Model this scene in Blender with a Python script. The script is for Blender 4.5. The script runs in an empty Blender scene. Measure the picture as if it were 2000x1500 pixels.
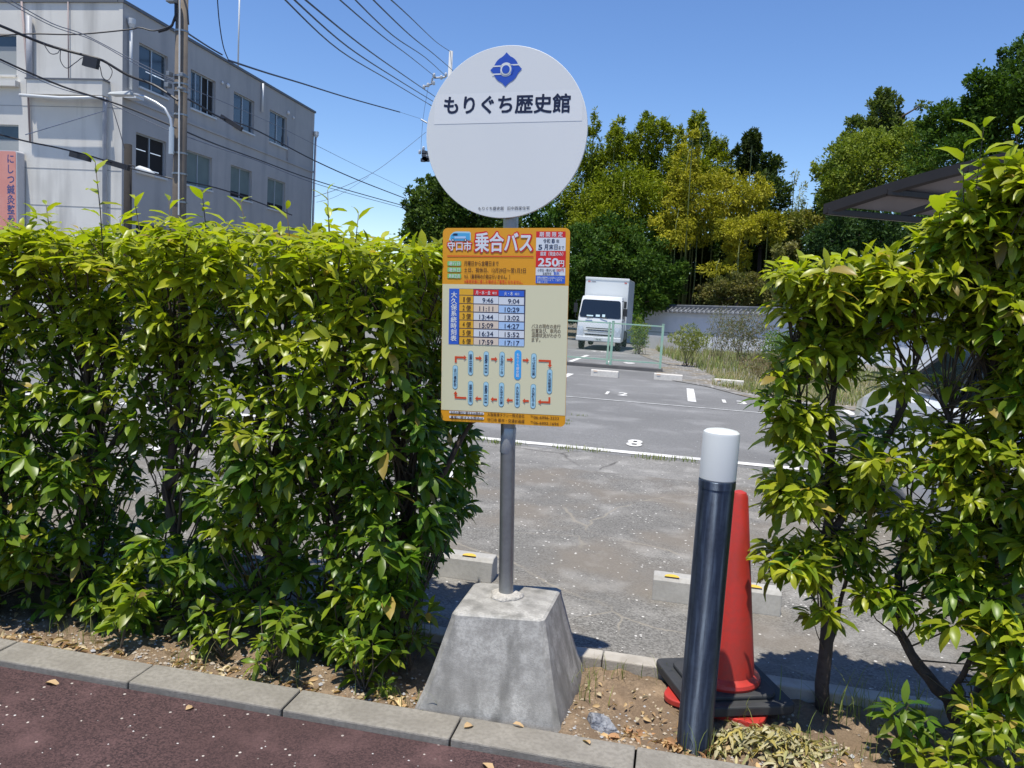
import bpy, math, random
import numpy as np
from mathutils import Vector, Matrix
R_ = math.radians
rng = np.random.default_rng(7); random.seed(7)
S = bpy.context.scene; COL = S.collection
# ------------------------------------------------------------------ camera, sky, sun, exposure
H = 1.45
F_, CX_, CY_ = 1560.0, 1000.0, 750.0
def cam_axes(yaw, pitch, roll):
    cy, sy = math.cos(yaw), math.sin(yaw)
    f = Vector((-sy*math.cos(pitch), cy*math.cos(pitch), -math.sin(pitch)))
    r = Vector((cy, sy, 0)); u = r.cross(f)
    c, s = math.cos(roll), math.sin(roll)
    return r*c+u*s, -r*s+u*c, f
CR, CU, CF = cam_axes(R_(11.6), math.atan(170/F_), math.atan(.06))
cd = bpy.data.cameras.new('camera'); cam = bpy.data.objects.new('camera', cd); COL.objects.link(cam)
cd.sensor_width = 36; cd.lens = 36*F_/2000; cd.clip_start = .05; cd.clip_end = 3000
mw = Matrix.Identity(4)
for i in range(3):
    mw[i][0] = CR[i]; mw[i][1] = CU[i]; mw[i][2] = -CF[i]
mw[2][3] = H; cam.matrix_world = mw; S.camera = cam
SUN_EL, SUN_AZ = R_(75.5), R_(20)       # shadows fall towards +Y, a little to +X
to_sun = Vector((-math.sin(SUN_AZ)*math.cos(SUN_EL), -math.cos(SUN_AZ)*math.cos(SUN_EL), math.sin(SUN_EL)))
W = bpy.data.worlds.new('World'); S.world = W; W.use_nodes = True
wn = W.node_tree; bg = wn.nodes['Background']
sky = wn.nodes.new('ShaderNodeTexSky'); sky.sky_type = 'NISHITA'; sky.sun_disc = False
sky.sun_elevation = SUN_EL; sky.sun_rotation = math.atan2(to_sun.x, to_sun.y)
sky.air_density = 1.0; sky.dust_density = 0.0; sky.ozone_density = 5.0; sky.altitude = 20
hs = wn.nodes.new('ShaderNodeHueSaturation'); hs.inputs['Saturation'].default_value = 1.12; hs.inputs['Hue'].default_value = .508; wn.links.new(sky.outputs[0], hs.inputs['Color'])
wn.links.new(hs.outputs[0], bg.inputs[0]); bg.inputs[1].default_value = 0.13
sl = bpy.data.lights.new('sun', 'SUN'); sun = bpy.data.objects.new('sun', sl); COL.objects.link(sun)
sl.energy = 4.6; sl.angle = R_(.5); sl.color = (1, .95, .85)
sun.rotation_euler = to_sun.to_track_quat('Z', 'Y').to_euler(); sun.location = (0, 0, 30)
S.view_settings.view_transform = 'Standard'; S.view_settings.look = 'None'
S.view_settings.gamma = 1; S.view_settings.exposure = 0.35
S.cycles.max_bounces = 6; S.cycles.transparent_max_bounces = 8

# pixel (of the 2000x1500 photograph) to world helpers, used to survey where things stand
def ray(x, y): return CR*((x-CX_)/F_) - CU*((y-CY_)/F_) + CF
EYE = Vector((0, 0, H))
def gp(x, y, z=0.): d = ray(x, y); return EYE + d*((z-H)/d.z)
def atY(x, y, Y): d = ray(x, y); return EYE + d*(Y/d.y)
def on_plane(x, y, P, n): d = ray(x, y); return EYE + d*((Vector(P)-EYE).dot(n)/d.dot(n))
def gz(Y): return -.018*max(0., Y-8)

# ------------------------------------------------------------------ materials
def lin(c): return tuple(((v/12.92) if v <= .04045 else ((v+.055)/1.055)**2.4) for v in c)
MATS = {}
def mat(name, col, rough=.6, var=None, bump=None, metal=0, spec=.5, col2=None, coat=0, emit=None, trans=0, streak=None):
    if name in MATS: return MATS[name]
    m = bpy.data.materials.new(name); m.use_nodes = True; nt = m.node_tree; p = nt.nodes['Principled BSDF']
    p.inputs['Base Color'].default_value = (*col, 1); p.inputs['Roughness'].default_value = rough
    p.inputs['Metallic'].default_value = metal; p.inputs['Specular IOR Level'].default_value = spec
    p.inputs['Coat Weight'].default_value = coat
    if trans: p.inputs['Transmission Weight'].default_value = trans
    g = nt.nodes.new('ShaderNodeNewGeometry')
    def noise(scale, detail=4, vec=None):
        n = nt.nodes.new('ShaderNodeTexNoise'); n.inputs['Scale'].default_value = scale; n.inputs['Detail'].default_value = detail
        nt.links.new(vec or g.outputs['Position'], n.inputs['Vector']); return n
    if var:
        prev = None; c2 = col2 or tuple(v*.6 for v in col)
        for k, (sc, amt) in enumerate(var):
            n = noise(sc, 5); rp = nt.nodes.new('ShaderNodeMapRange')
            rp.inputs['From Min'].default_value = .42; rp.inputs['From Max'].default_value = .62; rp.inputs['To Max'].default_value = amt
            nt.links.new(n.outputs['Fac'], rp.inputs['Value'])
            mx = nt.nodes.new('ShaderNodeMix'); mx.data_type = 'RGBA'
            nt.links.new(rp.outputs[0], mx.inputs['Factor'])
            if prev: nt.links.new(prev, mx.inputs['A'])
            else: mx.inputs['A'].default_value = (*col, 1)
            mx.inputs['B'].default_value = (*c2, 1); prev = mx.outputs['Result']
        if streak:
            mp = nt.nodes.new('ShaderNodeMapping'); mp.inputs['Scale'].default_value = (1, 1, streak[1])
            nt.links.new(g.outputs['Position'], mp.inputs['Vector'])
            n = noise(streak[0], 6, mp.outputs[0]); rp = nt.nodes.new('ShaderNodeMapRange')
            rp.inputs['From Min'].default_value = .5; rp.inputs['From Max'].default_value = .72; rp.inputs['To Max'].default_value = streak[2]
            nt.links.new(n.outputs['Fac'], rp.inputs['Value'])
            mx = nt.nodes.new('ShaderNodeMix'); mx.data_type = 'RGBA'; nt.links.new(rp.outputs[0], mx.inputs['Factor'])
            nt.links.new(prev, mx.inputs['A']); mx.inputs['B'].default_value = (*streak[3], 1); prev = mx.outputs['Result']
        nt.links.new(prev, p.inputs['Base Color'])
    if bump:
        n = noise(bump[0], 6); b = nt.nodes.new('ShaderNodeBump'); b.inputs['Strength'].default_value = bump[1]
        b.inputs['Distance'].default_value = bump[2] if len(bump) > 2 else .01
        nt.links.new(n.outputs['Fac'], b.inputs['Height']); nt.links.new(b.outputs[0], p.inputs['Normal'])
    if emit:
        p.inputs['Emission Color'].default_value = (*emit[0], 1); p.inputs['Emission Strength'].default_value = emit[1]
    MATS[name] = m; return m

def ground_mat(name, base, dark, speck, speck_amt, grain, patch=.8, cracks=0., crackcol=None, warm=None, warm_scale=.5, bump=.4, rough=.9):
    m = bpy.data.materials.new(name); m.use_nodes = True; nt = m.node_tree; p = nt.nodes['Principled BSDF']
    p.inputs['Roughness'].default_value = rough; p.inputs['Specular IOR Level'].default_value = .25
    g = nt.nodes.new('ShaderNodeNewGeometry'); L = nt.links.new
    def mixc(a, b, f):
        mx = nt.nodes.new('ShaderNodeMix'); mx.data_type = 'RGBA'
        for s, v in (('A', a), ('B', b)):
            if isinstance(v, tuple): mx.inputs[s].default_value = (*v, 1)
            else: L(v, mx.inputs[s])
        L(f, mx.inputs['Factor']); return mx.outputs['Result']
    def rng_(v, a, b, c, d):
        r = nt.nodes.new('ShaderNodeMapRange')
        for s, x in zip(('From Min', 'From Max', 'To Min', 'To Max'), (a, b, c, d)): r.inputs[s].default_value = x
        L(v, r.inputs['Value']); return r.outputs[0]
    def noise(sc, det=5):
        n = nt.nodes.new('ShaderNodeTexNoise'); n.inputs['Scale'].default_value = sc; n.inputs['Detail'].default_value = det
        L(g.outputs['Position'], n.inputs['Vector']); return n.outputs['Fac']
    v = nt.nodes.new('ShaderNodeTexVoronoi'); v.inputs['Scale'].default_value = grain; L(g.outputs['Position'], v.inputs['Vector'])
    sep = nt.nodes.new('ShaderNodeSeparateColor'); L(v.outputs['Color'], sep.inputs[0])
    c = mixc(base, dark, sep.outputs[0])
    c = mixc(c, tuple(x*.55 for x in base), rng_(noise(patch), .4, .65, 0, .6))
    if warm: c = mixc(c, warm, rng_(noise(warm_scale*3.1), .45, .62, 0, .75))
    c = mixc(c, tuple(min(1, x*1.5) for x in base), rng_(noise(patch*3.7, 8), .52, .75, 0, .5))
    hgt = sep.outputs[1]
    if cracks:
        nn = nt.nodes.new('ShaderNodeTexNoise'); nn.inputs['Scale'].default_value = 3; nn.inputs['Detail'].default_value = 6
        L(g.outputs['Position'], nn.inputs['Vector'])
        va = nt.nodes.new('ShaderNodeVectorMath'); va.operation = 'MULTIPLY_ADD'; L(nn.outputs['Color'], va.inputs[0])
        va.inputs[1].default_value = (.22, .22, 0); L(g.outputs['Position'], va.inputs[2])
        v2 = nt.nodes.new('ShaderNodeTexVoronoi'); v2.feature = 'DISTANCE_TO_EDGE'; v2.inputs['Scale'].default_value = cracks
        L(va.outputs[0], v2.inputs['Vector'])
        msk = nt.nodes.new('ShaderNodeMath'); msk.operation = 'MULTIPLY'
        L(rng_(v2.outputs['Distance'], .0, .007, 1, 0), msk.inputs[0]); L(rng_(noise(1.3), .47, .55, 0, .8), msk.inputs[1])
        c = mixc(c, crackcol or dark, msk.outputs[0])
    v3 = nt.nodes.new('ShaderNodeTexVoronoi'); v3.inputs['Scale'].default_value = grain*.38; L(g.outputs['Position'], v3.inputs['Vector'])
    s3 = nt.nodes.new('ShaderNodeSeparateColor'); L(v3.outputs['Color'], s3.inputs[0])
    mm = nt.nodes.new('ShaderNodeMath'); mm.operation = 'MULTIPLY'
    L(rng_(s3.outputs[0], 1-speck_amt, 1-speck_amt+.01, 0, 1), mm.inputs[0]); L(rng_(v3.outputs['Distance'], .25, .4, 1, 0), mm.inputs[1])
    c = mixc(c, speck, mm.outputs[0])
    L(c, p.inputs['Base Color'])
    b = nt.nodes.new('ShaderNodeBump'); b.inputs['Strength'].default_value = bump; b.inputs['Distance'].default_value = .004
    L(hgt, b.inputs['Height']); L(b.outputs[0], p.inputs['Normal'])
    MATS[name] = m; return m

def leaf_mat(name, rough=.35, trans=.35, spec=.5):
    m = bpy.data.materials.new(name); m.use_nodes = True; nt = m.node_tree; p = nt.nodes['Principled BSDF']; L = nt.links.new
    a = nt.nodes.new('ShaderNodeAttribute'); a.attribute_name = 'leaf_colour'
    L(a.outputs['Color'], p.inputs['Base Color']); p.inputs['Roughness'].default_value = rough
    p.inputs['Specular IOR Level'].default_value = spec
    t = nt.nodes.new('ShaderNodeBsdfTranslucent'); h = nt.nodes.new('ShaderNodeMix'); h.data_type = 'RGBA'; h.blend_type = 'MULTIPLY'
    h.inputs['Factor'].default_value = 1; L(a.outputs['Color'], h.inputs['A']); h.inputs['B'].default_value = (1.5, 1.6, .5, 1)
    L(h.outputs['Result'], t.inputs['Color'])
    mx = nt.nodes.new('ShaderNodeMixShader'); mx.inputs[0].default_value = trans
    L(p.outputs[0], mx.inputs[1]); L(t.outputs[0], mx.inputs[2]); L(mx.outputs[0], nt.nodes['Material Output'].inputs[0])
    MATS[name] = m; return m

# ------------------------------------------------------------------ mesh builder
class MB:
    def __init__(s): s.v = []; s.f = []; s.mi = []; s.m = []
    def mid(s, m):
        if m not in s.m: s.m.append(m)
        return s.m.index(m)
    def add(s, vs, fs, m, X=None):
        n = len(s.v); k = s.mid(m)
        s.v += [tuple(X @ Vector(v)) if X is not None else tuple(v) for v in vs]
        for f in fs: s.f.append(tuple(i+n for i in f)); s.mi.append(k)
        return s
    def box(s, x0, x1, y0, y1, z0, z1, m, X=None):
        vs = [(x, y, z) for z in (z0, z1) for y in (y0, y1) for x in (x0, x1)]
        return s.add(vs, [(0, 2, 3, 1), (4, 5, 7, 6), (0, 1, 5, 4), (2, 6, 7, 3), (0, 4, 6, 2), (1, 3, 7, 5)], m, X)
    def hexa(s, b, t, m):   # bottom four, top four corners in ring order
        return s.add(list(b)+list(t), [(3, 2, 1, 0), (4, 5, 6, 7)]+[(i, (i+1) % 4, (i+1) % 4+4, i+4) for i in range(4)], m)
    def tube(s, pts, r, m, n=8, cap=True):
        pts = [Vector(p) for p in pts]; rs = r if isinstance(r, (list, tuple)) else [r]*len(pts)
        vs = []; fs = []; up = None
        for i, p in enumerate(pts):
            d = (pts[min(i+1, len(pts)-1)]-pts[max(i-1, 0)]).normalized()
            if up is None: up = Vector((0, 0, 1)) if abs(d.z) < .9 else Vector((1, 0, 0))
            a = d.cross(up).normalized(); b = a.cross(d).normalized(); up = b
            for k in range(n):
                t = 2*math.pi*k/n; vs.append(p+(a*math.cos(t)+b*math.sin(t))*rs[i])
        for i in range(len(pts)-1):
            for k in range(n):
                fs.append((i*n+k, i*n+(k+1) % n, (i+1)*n+(k+1) % n, (i+1)*n+k))
        if cap: fs += [tuple(range(n))[::-1], tuple(range((len(pts)-1)*n, len(pts)*n))]
        return s.add(vs, fs, m)
    def lathe(s, prof, c, m, n=24, X=None, caps=True):
        vs = []; fs = []
        for r, z in prof:
            for k in range(n):
                t = 2*math.pi*k/n; vs.append((c[0]+r*math.cos(t), c[1]+r*math.sin(t), c[2]+z))
        for i in range(len(prof)-1):
            for k in range(n): fs.append((i*n+k, i*n+(k+1) % n, (i+1)*n+(k+1) % n, (i+1)*n+k))
        if caps: fs += [tuple(range(n))[::-1], tuple(range((len(prof)-1)*n, len(prof)*n))]
        return s.add(vs, fs, m, X)
    def prism(s, poly, d0, d1, m, X=None):   # poly in local xy, extruded along local z
        n = len(poly); vs = [(x, y, d0) for x, y in poly]+[(x, y, d1) for x, y in poly]
        fs = [tuple(range(n))[::-1], tuple(range(n, 2*n))]+[(i, (i+1) % n, (i+1) % n+n, i+n) for i in range(n)]
        return s.add(vs, fs, m, X)
    def sheet(s, poly, d, m, X=None):
        return s.add([(x, y, d) for x, y in poly], [tuple(range(len(poly)))], m, X)
    def build(s, name, parent=None, smooth=False, bevel=0, bseg=2, autos=None):
        me = bpy.data.meshes.new(name); me.from_pydata([tuple(v) for v in s.v], [], s.f)
        for m in s.m: me.materials.append(m)
        me.polygons.foreach_set('material_index', s.mi)
        if smooth or autos: me.polygons.foreach_set('use_smooth', [True]*len(s.f))
        me.update()
        if autos: me.set_sharp_from_angle(angle=R_(autos))
        o = bpy.data.objects.new(name, me); COL.objects.link(o)
        if bevel:
            b = o.modifiers.new('bevel', 'BEVEL'); b.width = bevel; b.segments = bseg; b.limit_method = 'ANGLE'; b.angle_limit = R_(40)
        if parent: attach(o, parent)
        return o
def attach(o, parent):
    o.parent = parent; o.matrix_parent_inverse = Matrix.Translation(-root_loc(parent))
    return o
def root_loc(p): return p.location.copy() if p.parent is None else Vector((0, 0, 0))
def tag(o, label=None, cat=None, group=None, kind=None):
    if label: o['label'] = label
    if cat: o['category'] = cat
    if group: o['group'] = group
    if kind: o['kind'] = kind
    return o
def thing(name, label, cat, loc, group=None):
    o = bpy.data.objects.new(name, None); COL.objects.link(o); o.location = Vector(loc); o.empty_display_size = .1
    return tag(o, label, cat, group)
def struct(o): o['kind'] = 'structure'; return o
def stuff(o, label, cat): return tag(o, label, cat, kind='stuff')
def copy_tree(o, parent=None):
    c = o.copy(); COL.objects.link(c)
    if parent: c.parent = parent; c.matrix_parent_inverse = o.matrix_parent_inverse.copy()
    for ch in list(o.children): copy_tree(ch, c)
    return c

# numpy leaf meshes -------------------------------------------------------------------------
def norm(a): return a/np.maximum(np.linalg.norm(a, axis=-1, keepdims=True), 1e-9)
def np_mesh(name, V, Fq, C, m, parent=None, smooth=True, extra=None):
    me = bpy.data.meshes.new(name); nv, nf = len(V), len(Fq)
    me.vertices.add(nv); me.vertices.foreach_set('co', V.astype(np.float32).ravel())
    me.loops.add(nf*4); me.polygons.add(nf)
    me.polygons.foreach_set('loop_start', np.arange(0, nf*4, 4, dtype=np.int32))
    me.loops.foreach_set('vertex_index', Fq.astype(np.int32).ravel())
    me.polygons.foreach_set('use_smooth', np.full(nf, smooth))
    ca = me.color_attributes.new('leaf_colour', 'FLOAT_COLOR', 'POINT')
    ca.data.foreach_set('color', np.hstack([C, np.ones((nv, 1))]).astype(np.float32).ravel())
    me.materials.append(m); me.update(calc_edges=True); me.validate()
    o = bpy.data.objects.new(name, me); COL.objects.link(o)
    if parent: attach(o, parent)
    return o
def leaf_arrays(P, D, N, Ln, Wd, C, droop=.35, fold=.25):
    """big near leaves: P base, D direction, N up normal; 5 rows x 3 columns each"""
    n = len(P); D = norm(D); Sd = norm(np.cross(D, N)); N = norm(np.cross(Sd, D))
    ts = np.array([0, .22, .5, .78, 1.0]); ws = np.array([.04, .38, .5, .33, .02])
    dr = (droop*(0.6+.8*rng.random(n)))[:, None]
    V = np.zeros((n, 15, 3)); wav = rng.normal(0, .04, (n, 5, 2))
    for i, (t, w) in enumerate(zip(ts, ws)):
        c = P + D*(Ln*t*(1-.12*t))[:, None] - N*(Ln[:, None]*dr*t*t*.6)
        for j, sgn in enumerate((-1, 0, 1)):
            off = Sd*(sgn*w*Wd)[:, None] + N*((abs(sgn)*w*Wd*fold*1.2)[:, None]) if sgn else 0
            wv = 0 if sgn == 0 else N*((wav[:, i, (sgn+1)//2]*Ln)[:, None])*.6
            V[:, i*3+j] = c + off + wv
    q = []
    for i in range(4):
        for j in range(2): a = i*3+j; q.append((a, a+1, a+4, a+3))
    Fq = (np.array(q)[None]+(np.arange(n)*15)[:, None, None]).reshape(-1, 4)
    CC = np.repeat(C, 15, axis=0)
    return V.reshape(-1, 3), Fq, CC
def quad_leaves(P, D, N, Ln, Wd, C):
    D = norm(D); Sd = norm(np.cross(D, N))
    Nn = np.cross(Sd, D)
    V = np.stack([P, P+D*(Ln*.5)[:, None]+Sd*(Wd*.5)[:, None]+Nn*(Wd*.2)[:, None], P+D*Ln[:, None], P+D*(Ln*.5)[:, None]-Sd*(Wd*.5)[:, None]], 1)
    n = len(P); Fq = np.arange(n*4).reshape(n, 4)
    return V.reshape(-1, 3), Fq, np.repeat(C, 4, axis=0)
LEAF = leaf_mat('hedge_leaf', .36, .42, .42); TLEAF = leaf_mat('tree_leaf', .55, .25, .12); DRY = leaf_mat('dry_leaf', .8, .15, .2)
BARK = mat('bark', (.075, .055, .045), .9, var=[(30, .7)], bump=(60, .6, .01))
TWIG = mat('twig_bark', (.10, .075, .05), .85, var=[(40, .5)])

# ------------------------------------------------------------------ ground
def grid_sheet(name, x0, x1, y0, y1, nx, ny, zf, m):
    mb = MB(); vs = [(x0+(x1-x0)*i/nx, y0+(y1-y0)*j/ny) for j in range(ny+1) for i in range(nx+1)]
    mb.add([(x, y, zf(x, y)) for x, y in vs], [(j*(nx+1)+i, j*(nx+1)+i+1, (j+1)*(nx+1)+i+1, (j+1)*(nx+1)+i) for j in range(ny) for i in range(nx)], m)
    return mb.build(name, smooth=True)
earth = mat('earth', (.16, .13, .09), .95, var=[(.6, .6), (9, .5)], bump=(20, .5, .02))
struct(grid_sheet('ground', -400, 400, -200, 900, 8, 8, lambda x, y: -.95 if y < 100 else -.95, earth))
m_side = ground_mat('sidewalk_asphalt', (.118, .068, .066), (.034, .022, .024), (.55, .5, .45), .03, 190, patch=1.5, bump=1.0)
m_near = ground_mat('old_asphalt', (.27, .26, .24), (.10, .096, .088), (.62, .6, .56), .04, 130, patch=.9, cracks=.8, crackcol=(.30, .27, .22), warm=(.20, .175, .145), bump=.8)
m_band = ground_mat('gutter_concrete', (.28, .27, .25), (.17, .165, .155), (.55, .54, .5), .02, 110, patch=1.2, cracks=.6, crackcol=(.06, .055, .05), bump=.6)
m_far = ground_mat('car_park_asphalt', (.235, .233, .228), (.155, .154, .151), (.5, .5, .5), .01, 100, patch=.35, bump=.7)
m_grav = ground_mat('gravel', (.30, .29, .27), (.12, .115, .11), (.6, .58, .55), .12, 28, patch=1.0, warm=(.2, .16, .10), bump=1.0)
m_soil = ground_mat('soil', (.27, .195, .125), (.16, .115, .075), (.5, .42, .32), .05, 160, patch=3.5, warm=(.16, .11, .07), warm_scale=2.5, bump=1.2)
struct(grid_sheet('sidewalk', -30, 30, -12, 2.398, 30, 10, lambda x, y: -.026, m_side))
struct(grid_sheet('car_park_entrance_pavement', -30, 30, 3.20, 6.80, 40, 8, lambda x, y: -.004, m_near))
struct(grid_sheet('gutter_pavement', -30, 30, 6.80, 7.62, 30, 8, lambda x, y: -.004+.003*(y-6.8)/.82-.008*(1-math.cos((y-6.8)/.82*6.283)), m_band))
struct(grid_sheet('car_park', -30, 30, 7.62, 46, 40, 60, lambda x, y: gz(y), m_far))
# strip beyond
struct(grid_sheet('far_ground', -60, 60, 46, 120, 6, 6, lambda x, y: gz(46)-.002, earth))

# kerb between sidewalk and planting strip: blocks 0.6 m long
KERB = mat('kerb_concrete', (.27, .25, .215), .9, var=[(7, .5), (60, .55)], bump=(220, .8, .004), col2=(.17, .155, .13))
mb = MB(); x = -6.03
while x < 6:
    mb.box(x+.003, x+.597, 2.40, 2.55, -.12, 0+random.uniform(-.002, .002), KERB); x += .6
k = mb.build('kerb', bevel=.006); struct(k)
KERB2 = mat('back_kerb_concrete', (.42, .39, .34), .9, var=[(12, .6)], bump=(150, .5, .004), col2=(.27, .24, .20))
mb = MB(); x = -6.2
while x < 6: mb.box(x+.002, x+.598, 3.11, 3.195, -.12, .022, KERB2); x += .6
struct(mb.build('back_kerb', bevel=.006))

def soil_z(x, y): return -.028+.012*math.sin(x*7.1+y*13)+.008*math.sin(x*23+1.3)*math.cos(y*31)+.006*math.sin(x*57+y*43)+.003*math.sin(x*131+y*17)*math.sin(y*97-x*41)
struct(grid_sheet('planting_strip', -6, 6, 2.552, 3.108, 900, 40, soil_z, m_soil))

# painted markings -----------------------------------------------------------
m_paint = ground_mat('road_paint', (.72, .71, .68), (.55, .54, .51), (.35, .35, .34), .10, 70, patch=1.8, bump=.4)
def mark(name, polys, dz=.005, m=None):
    mb = MB()
    for poly in polys: mb.add([(x, y, gz(y)+dz) for x, y in poly], [tuple(range(len(poly)))], m or m_paint)
    return mb.build(name)
def rect(x0, x1, y0, y1): return [(x0, y0), (x1, y0), (x1, y1), (x0, y1)]
mark_lines = [rect(-12, 12, 7.74, 7.88)]
struct(mark('bay_mouth_line', mark_lines))
struct(mark('bay_divider_line', [rect(-1.78, -1.66, 3.9, 6.3), rect(-4.3, -4.18, 3.9, 6.3), rect(3.5, 3.62, 3.9, 6.3)], .006))
struct(mark('thin_lane_line', [rect(-12, 12, 12.57, 12.63)], .007, mat('worn_paint', (.58, .58, .56), .9, var=[(9, .7)], col2=(.30, .30, .29))))
far_lines = [[(-1.93, 10.4), (-1.80, 10.4), (-1.80, 10.2), (-1.93, 10.2)], rect(.22, .36, 13.45, 16.1), rect(-2.36, -2.22, 13.45, 17.6), rect(2.75, 2.89, 13.45, 16.3), rect(-4.9, -4.76, 13.45, 17.6)]
struct(mark('far_bay_line', far_lines[1:], .006))
# white angled marks beyond the green fence
struct(mark('angled_line', [rect(-3.0, -2.86, 21.5, 26.5), rect(-5.4, -5.26, 21.5, 26.5), rect(-6.0, -.4, 29.6, 29.72)], .006))

def text_mesh(s, size, off=0., sx=1., align='LEFT', vertical=False, spacing=1., res=3, lsp=1.):
    """verts, faces of flat text from Blender's built-in font (baseline at origin)"""
    allv, allf = [], []
    lines = list(s) if vertical else [s]
    for k, t in enumerate(lines):
        c = bpy.data.curves.new('t', 'FONT'); c.body = t; c.size = 1; c.offset = off; c.resolution_u = res; c.space_character = spacing
        c.space_line = lsp
        o = bpy.data.objects.new('t', c); COL.objects.link(o); bpy.context.view_layer.update()
        dg = bpy.context.evaluated_depsgraph_get(); me = bpy.data.meshes.new_from_object(o.evaluated_get(dg))
        vs = [(v.co.x, v.co.y) for v in me.vertices]; fs = [tuple(p.vertices) for p in me.polygons]
        bpy.data.objects.remove(o); bpy.data.curves.remove(c); bpy.data.meshes.remove(me)
        if not vs: continue
        x0 = min(v[0] for v in vs); x1 = max(v[0] for v in vs)
        if vertical: dx = -(x0+x1)/2; dy = -k*spacing
        else: dx = {'LEFT': -x0, 'CENTER': -(x0+x1)/2, 'RIGHT': -x1}[align]; dy = 0
        n = len(allv); allv += [((v[0]+dx)*size*sx, (v[1]+dy)*size) for v in vs]; allf += [tuple(i+n for i in f) for f in fs]
    return allv, allf

# bay numbers painted in the car park (read from the lane): digits as text meshes
def bay_number(s, x, y, w, h):
    vs, fs = text_mesh(s, 1, .03, align='CENTER')
    x0 = min(v[0] for v in vs); x1 = max(v[0] for v in vs); y1 = max(v[1] for v in vs)
    mb = MB(); mb.add([(x+(v[0])*w/(x1-x0), y+v[1]/y1*h, gz(y)+.007) for v in vs], fs, m_paint)
    return struct(mb.build('bay_number'))
bay_number('8', -.37, 8.20, .165, .40)
bay_number('1 2', -.97, 13.5, .38, .45); bay_number('1 3', 1.0, 13.75, .40, .45)
bay_number('1 1', -3.4, 13.5, .5, .5); bay_number('2 0', -2.9, 31.0-1.4, .6, .5)
bay_number('1 9', -1.6, 23.2, .8, .6)

# ------------------------------------------------------------------ bus stop sign
WHITE = mat('sign_white', (.76, .775, .765), .35, var=[(3, .12)], col2=(.64, .66, .655))
GALV = mat('galvanised_steel', (.33, .34, .35), .42, var=[(9, .35), (50, .25)], metal=.75, col2=(.22, .225, .23))
CONC = mat('weathered_concrete', (.45, .435, .40), .92, var=[(5, .6), (21, .7), (110, .5)], bump=(260, .5, .0025), col2=(.235, .225, .205), streak=(15, .16, .9, (.15, .145, .13)))
bs = thing('bus_stop_sign', 'bus stop sign with round white top plate and orange timetable board on concrete block', 'sign', (-.55, 2.84, -.03))
top = [(-.71, 2.63), (-.385, 2.685), (-.372, 3.03), (-.71, 2.965)]
bot = [(-.815, 2.553), (-.285, 2.575), (-.262, 3.105), (-.83, 3.09)]
mb = MB()
def ringz(poly, z, k=0.):
    cx = sum(p[0] for p in poly)/4; cy = sum(p[1] for p in poly)/4
    return [(cx+(p[0]-cx)*(1-k), cy+(p[1]-cy)*(1-k), z) for p in poly]
# chamfered frustum with eight-sided section, slightly bowed like the cast block
def oct_ring(poly, z, c):
    out = []
    for i in range(4):
        p = Vector(poly[i]); a = Vector(poly[i-1]); b = Vector(poly[(i+1) % 4])
        out += [tuple(p+(a-p).normalized()*c)+(z,), tuple(p+(b-p).normalized()*c)+(z,)]
    return out
def lerp_poly(t):
    t2 = t + .10*math.sin(math.pi*t)*(1-t)
    return [tuple(Vector(b).lerp(Vector(a), t2)) for a, b in zip(top, bot)]
rings = [oct_ring(lerp_poly(0), -.06, .022)]+[oct_ring(lerp_poly(t), -.03+.345*t, .02) for t in (.02, .2, .4, .6, .8, .96)]
rings += [oct_ring(lerp_poly(1.0), .32, .016), oct_ring([tuple(Vector(p[:2])) for p in ringz(lerp_poly(1.0), 0, .05)], .326, .012)]
vs = [v for r in rings for v in r]
fs = [(i*8+k, i*8+(k+1) % 8, (i+1)*8+(k+1) % 8, (i+1)*8+k) for i in range(len(rings)-1) for k in range(8)]+[tuple(range((len(rings)-1)*8, len(rings)*8))]
mb.add(vs, fs, CONC)
mb.build('concrete_base', bs, autos=22)
# mortar ring and pole
mb = MB(); mort = mat('mortar', (.5, .47, .42), .95, var=[(60, .5)], bump=(90, .8, .01))
PX, PY = -.562, 2.862
mb.lathe([(.062, .320), (.060, .334), (.046, .341), (.034, .343)], (PX, PY, 0), mort, 20)
for v in range(len(mb.v)):
    x_, y_, z_ = mb.v[v]; a = math.atan2(y_-PY, x_-PX); r = 1+.10*math.sin(3*a+1)+.06*math.sin(7*a); mb.v[v] = (PX+(x_-PX)*r, PY+(y_-PY)*r, z_)
mb.build('mortar_collar', bs, smooth=True)
LEAN = -.047   # the pole leans a little to the left
def pole_x(z): return PX+LEAN*(z-.33)
mb = MB(); mb.tube([(pole_x(z), PY, z) for z in (.325, 1.0, 1.72, 2.2)], .0275, GALV, 24)
mb.build('pole', bs, autos=40)
for z in (1.10, 1.58, 1.84, 2.2):
    mb = MB()
    mb.tube([(pole_x(z)-.0, PY, z-.02), (pole_x(z), PY, z+.02)], .031, GALV, 20)
    mb.box(pole_x(z)-.045, pole_x(z)+.045, PY-.036, PY-.028, z-.02, z+.02, GALV)
    mb.build('clamp_band', bs, autos=40)
mb = MB(); tape = mat('clear_tape', (.36, .38, .39), .25, metal=.2)
mb.lathe([(.0279, .875), (.0283, .876), (.0283, .968), (.0279, .969)], (pole_x(.92), PY, 0), tape, 20, caps=False)
mb.build('tape_patch', bs, smooth=True)

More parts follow.
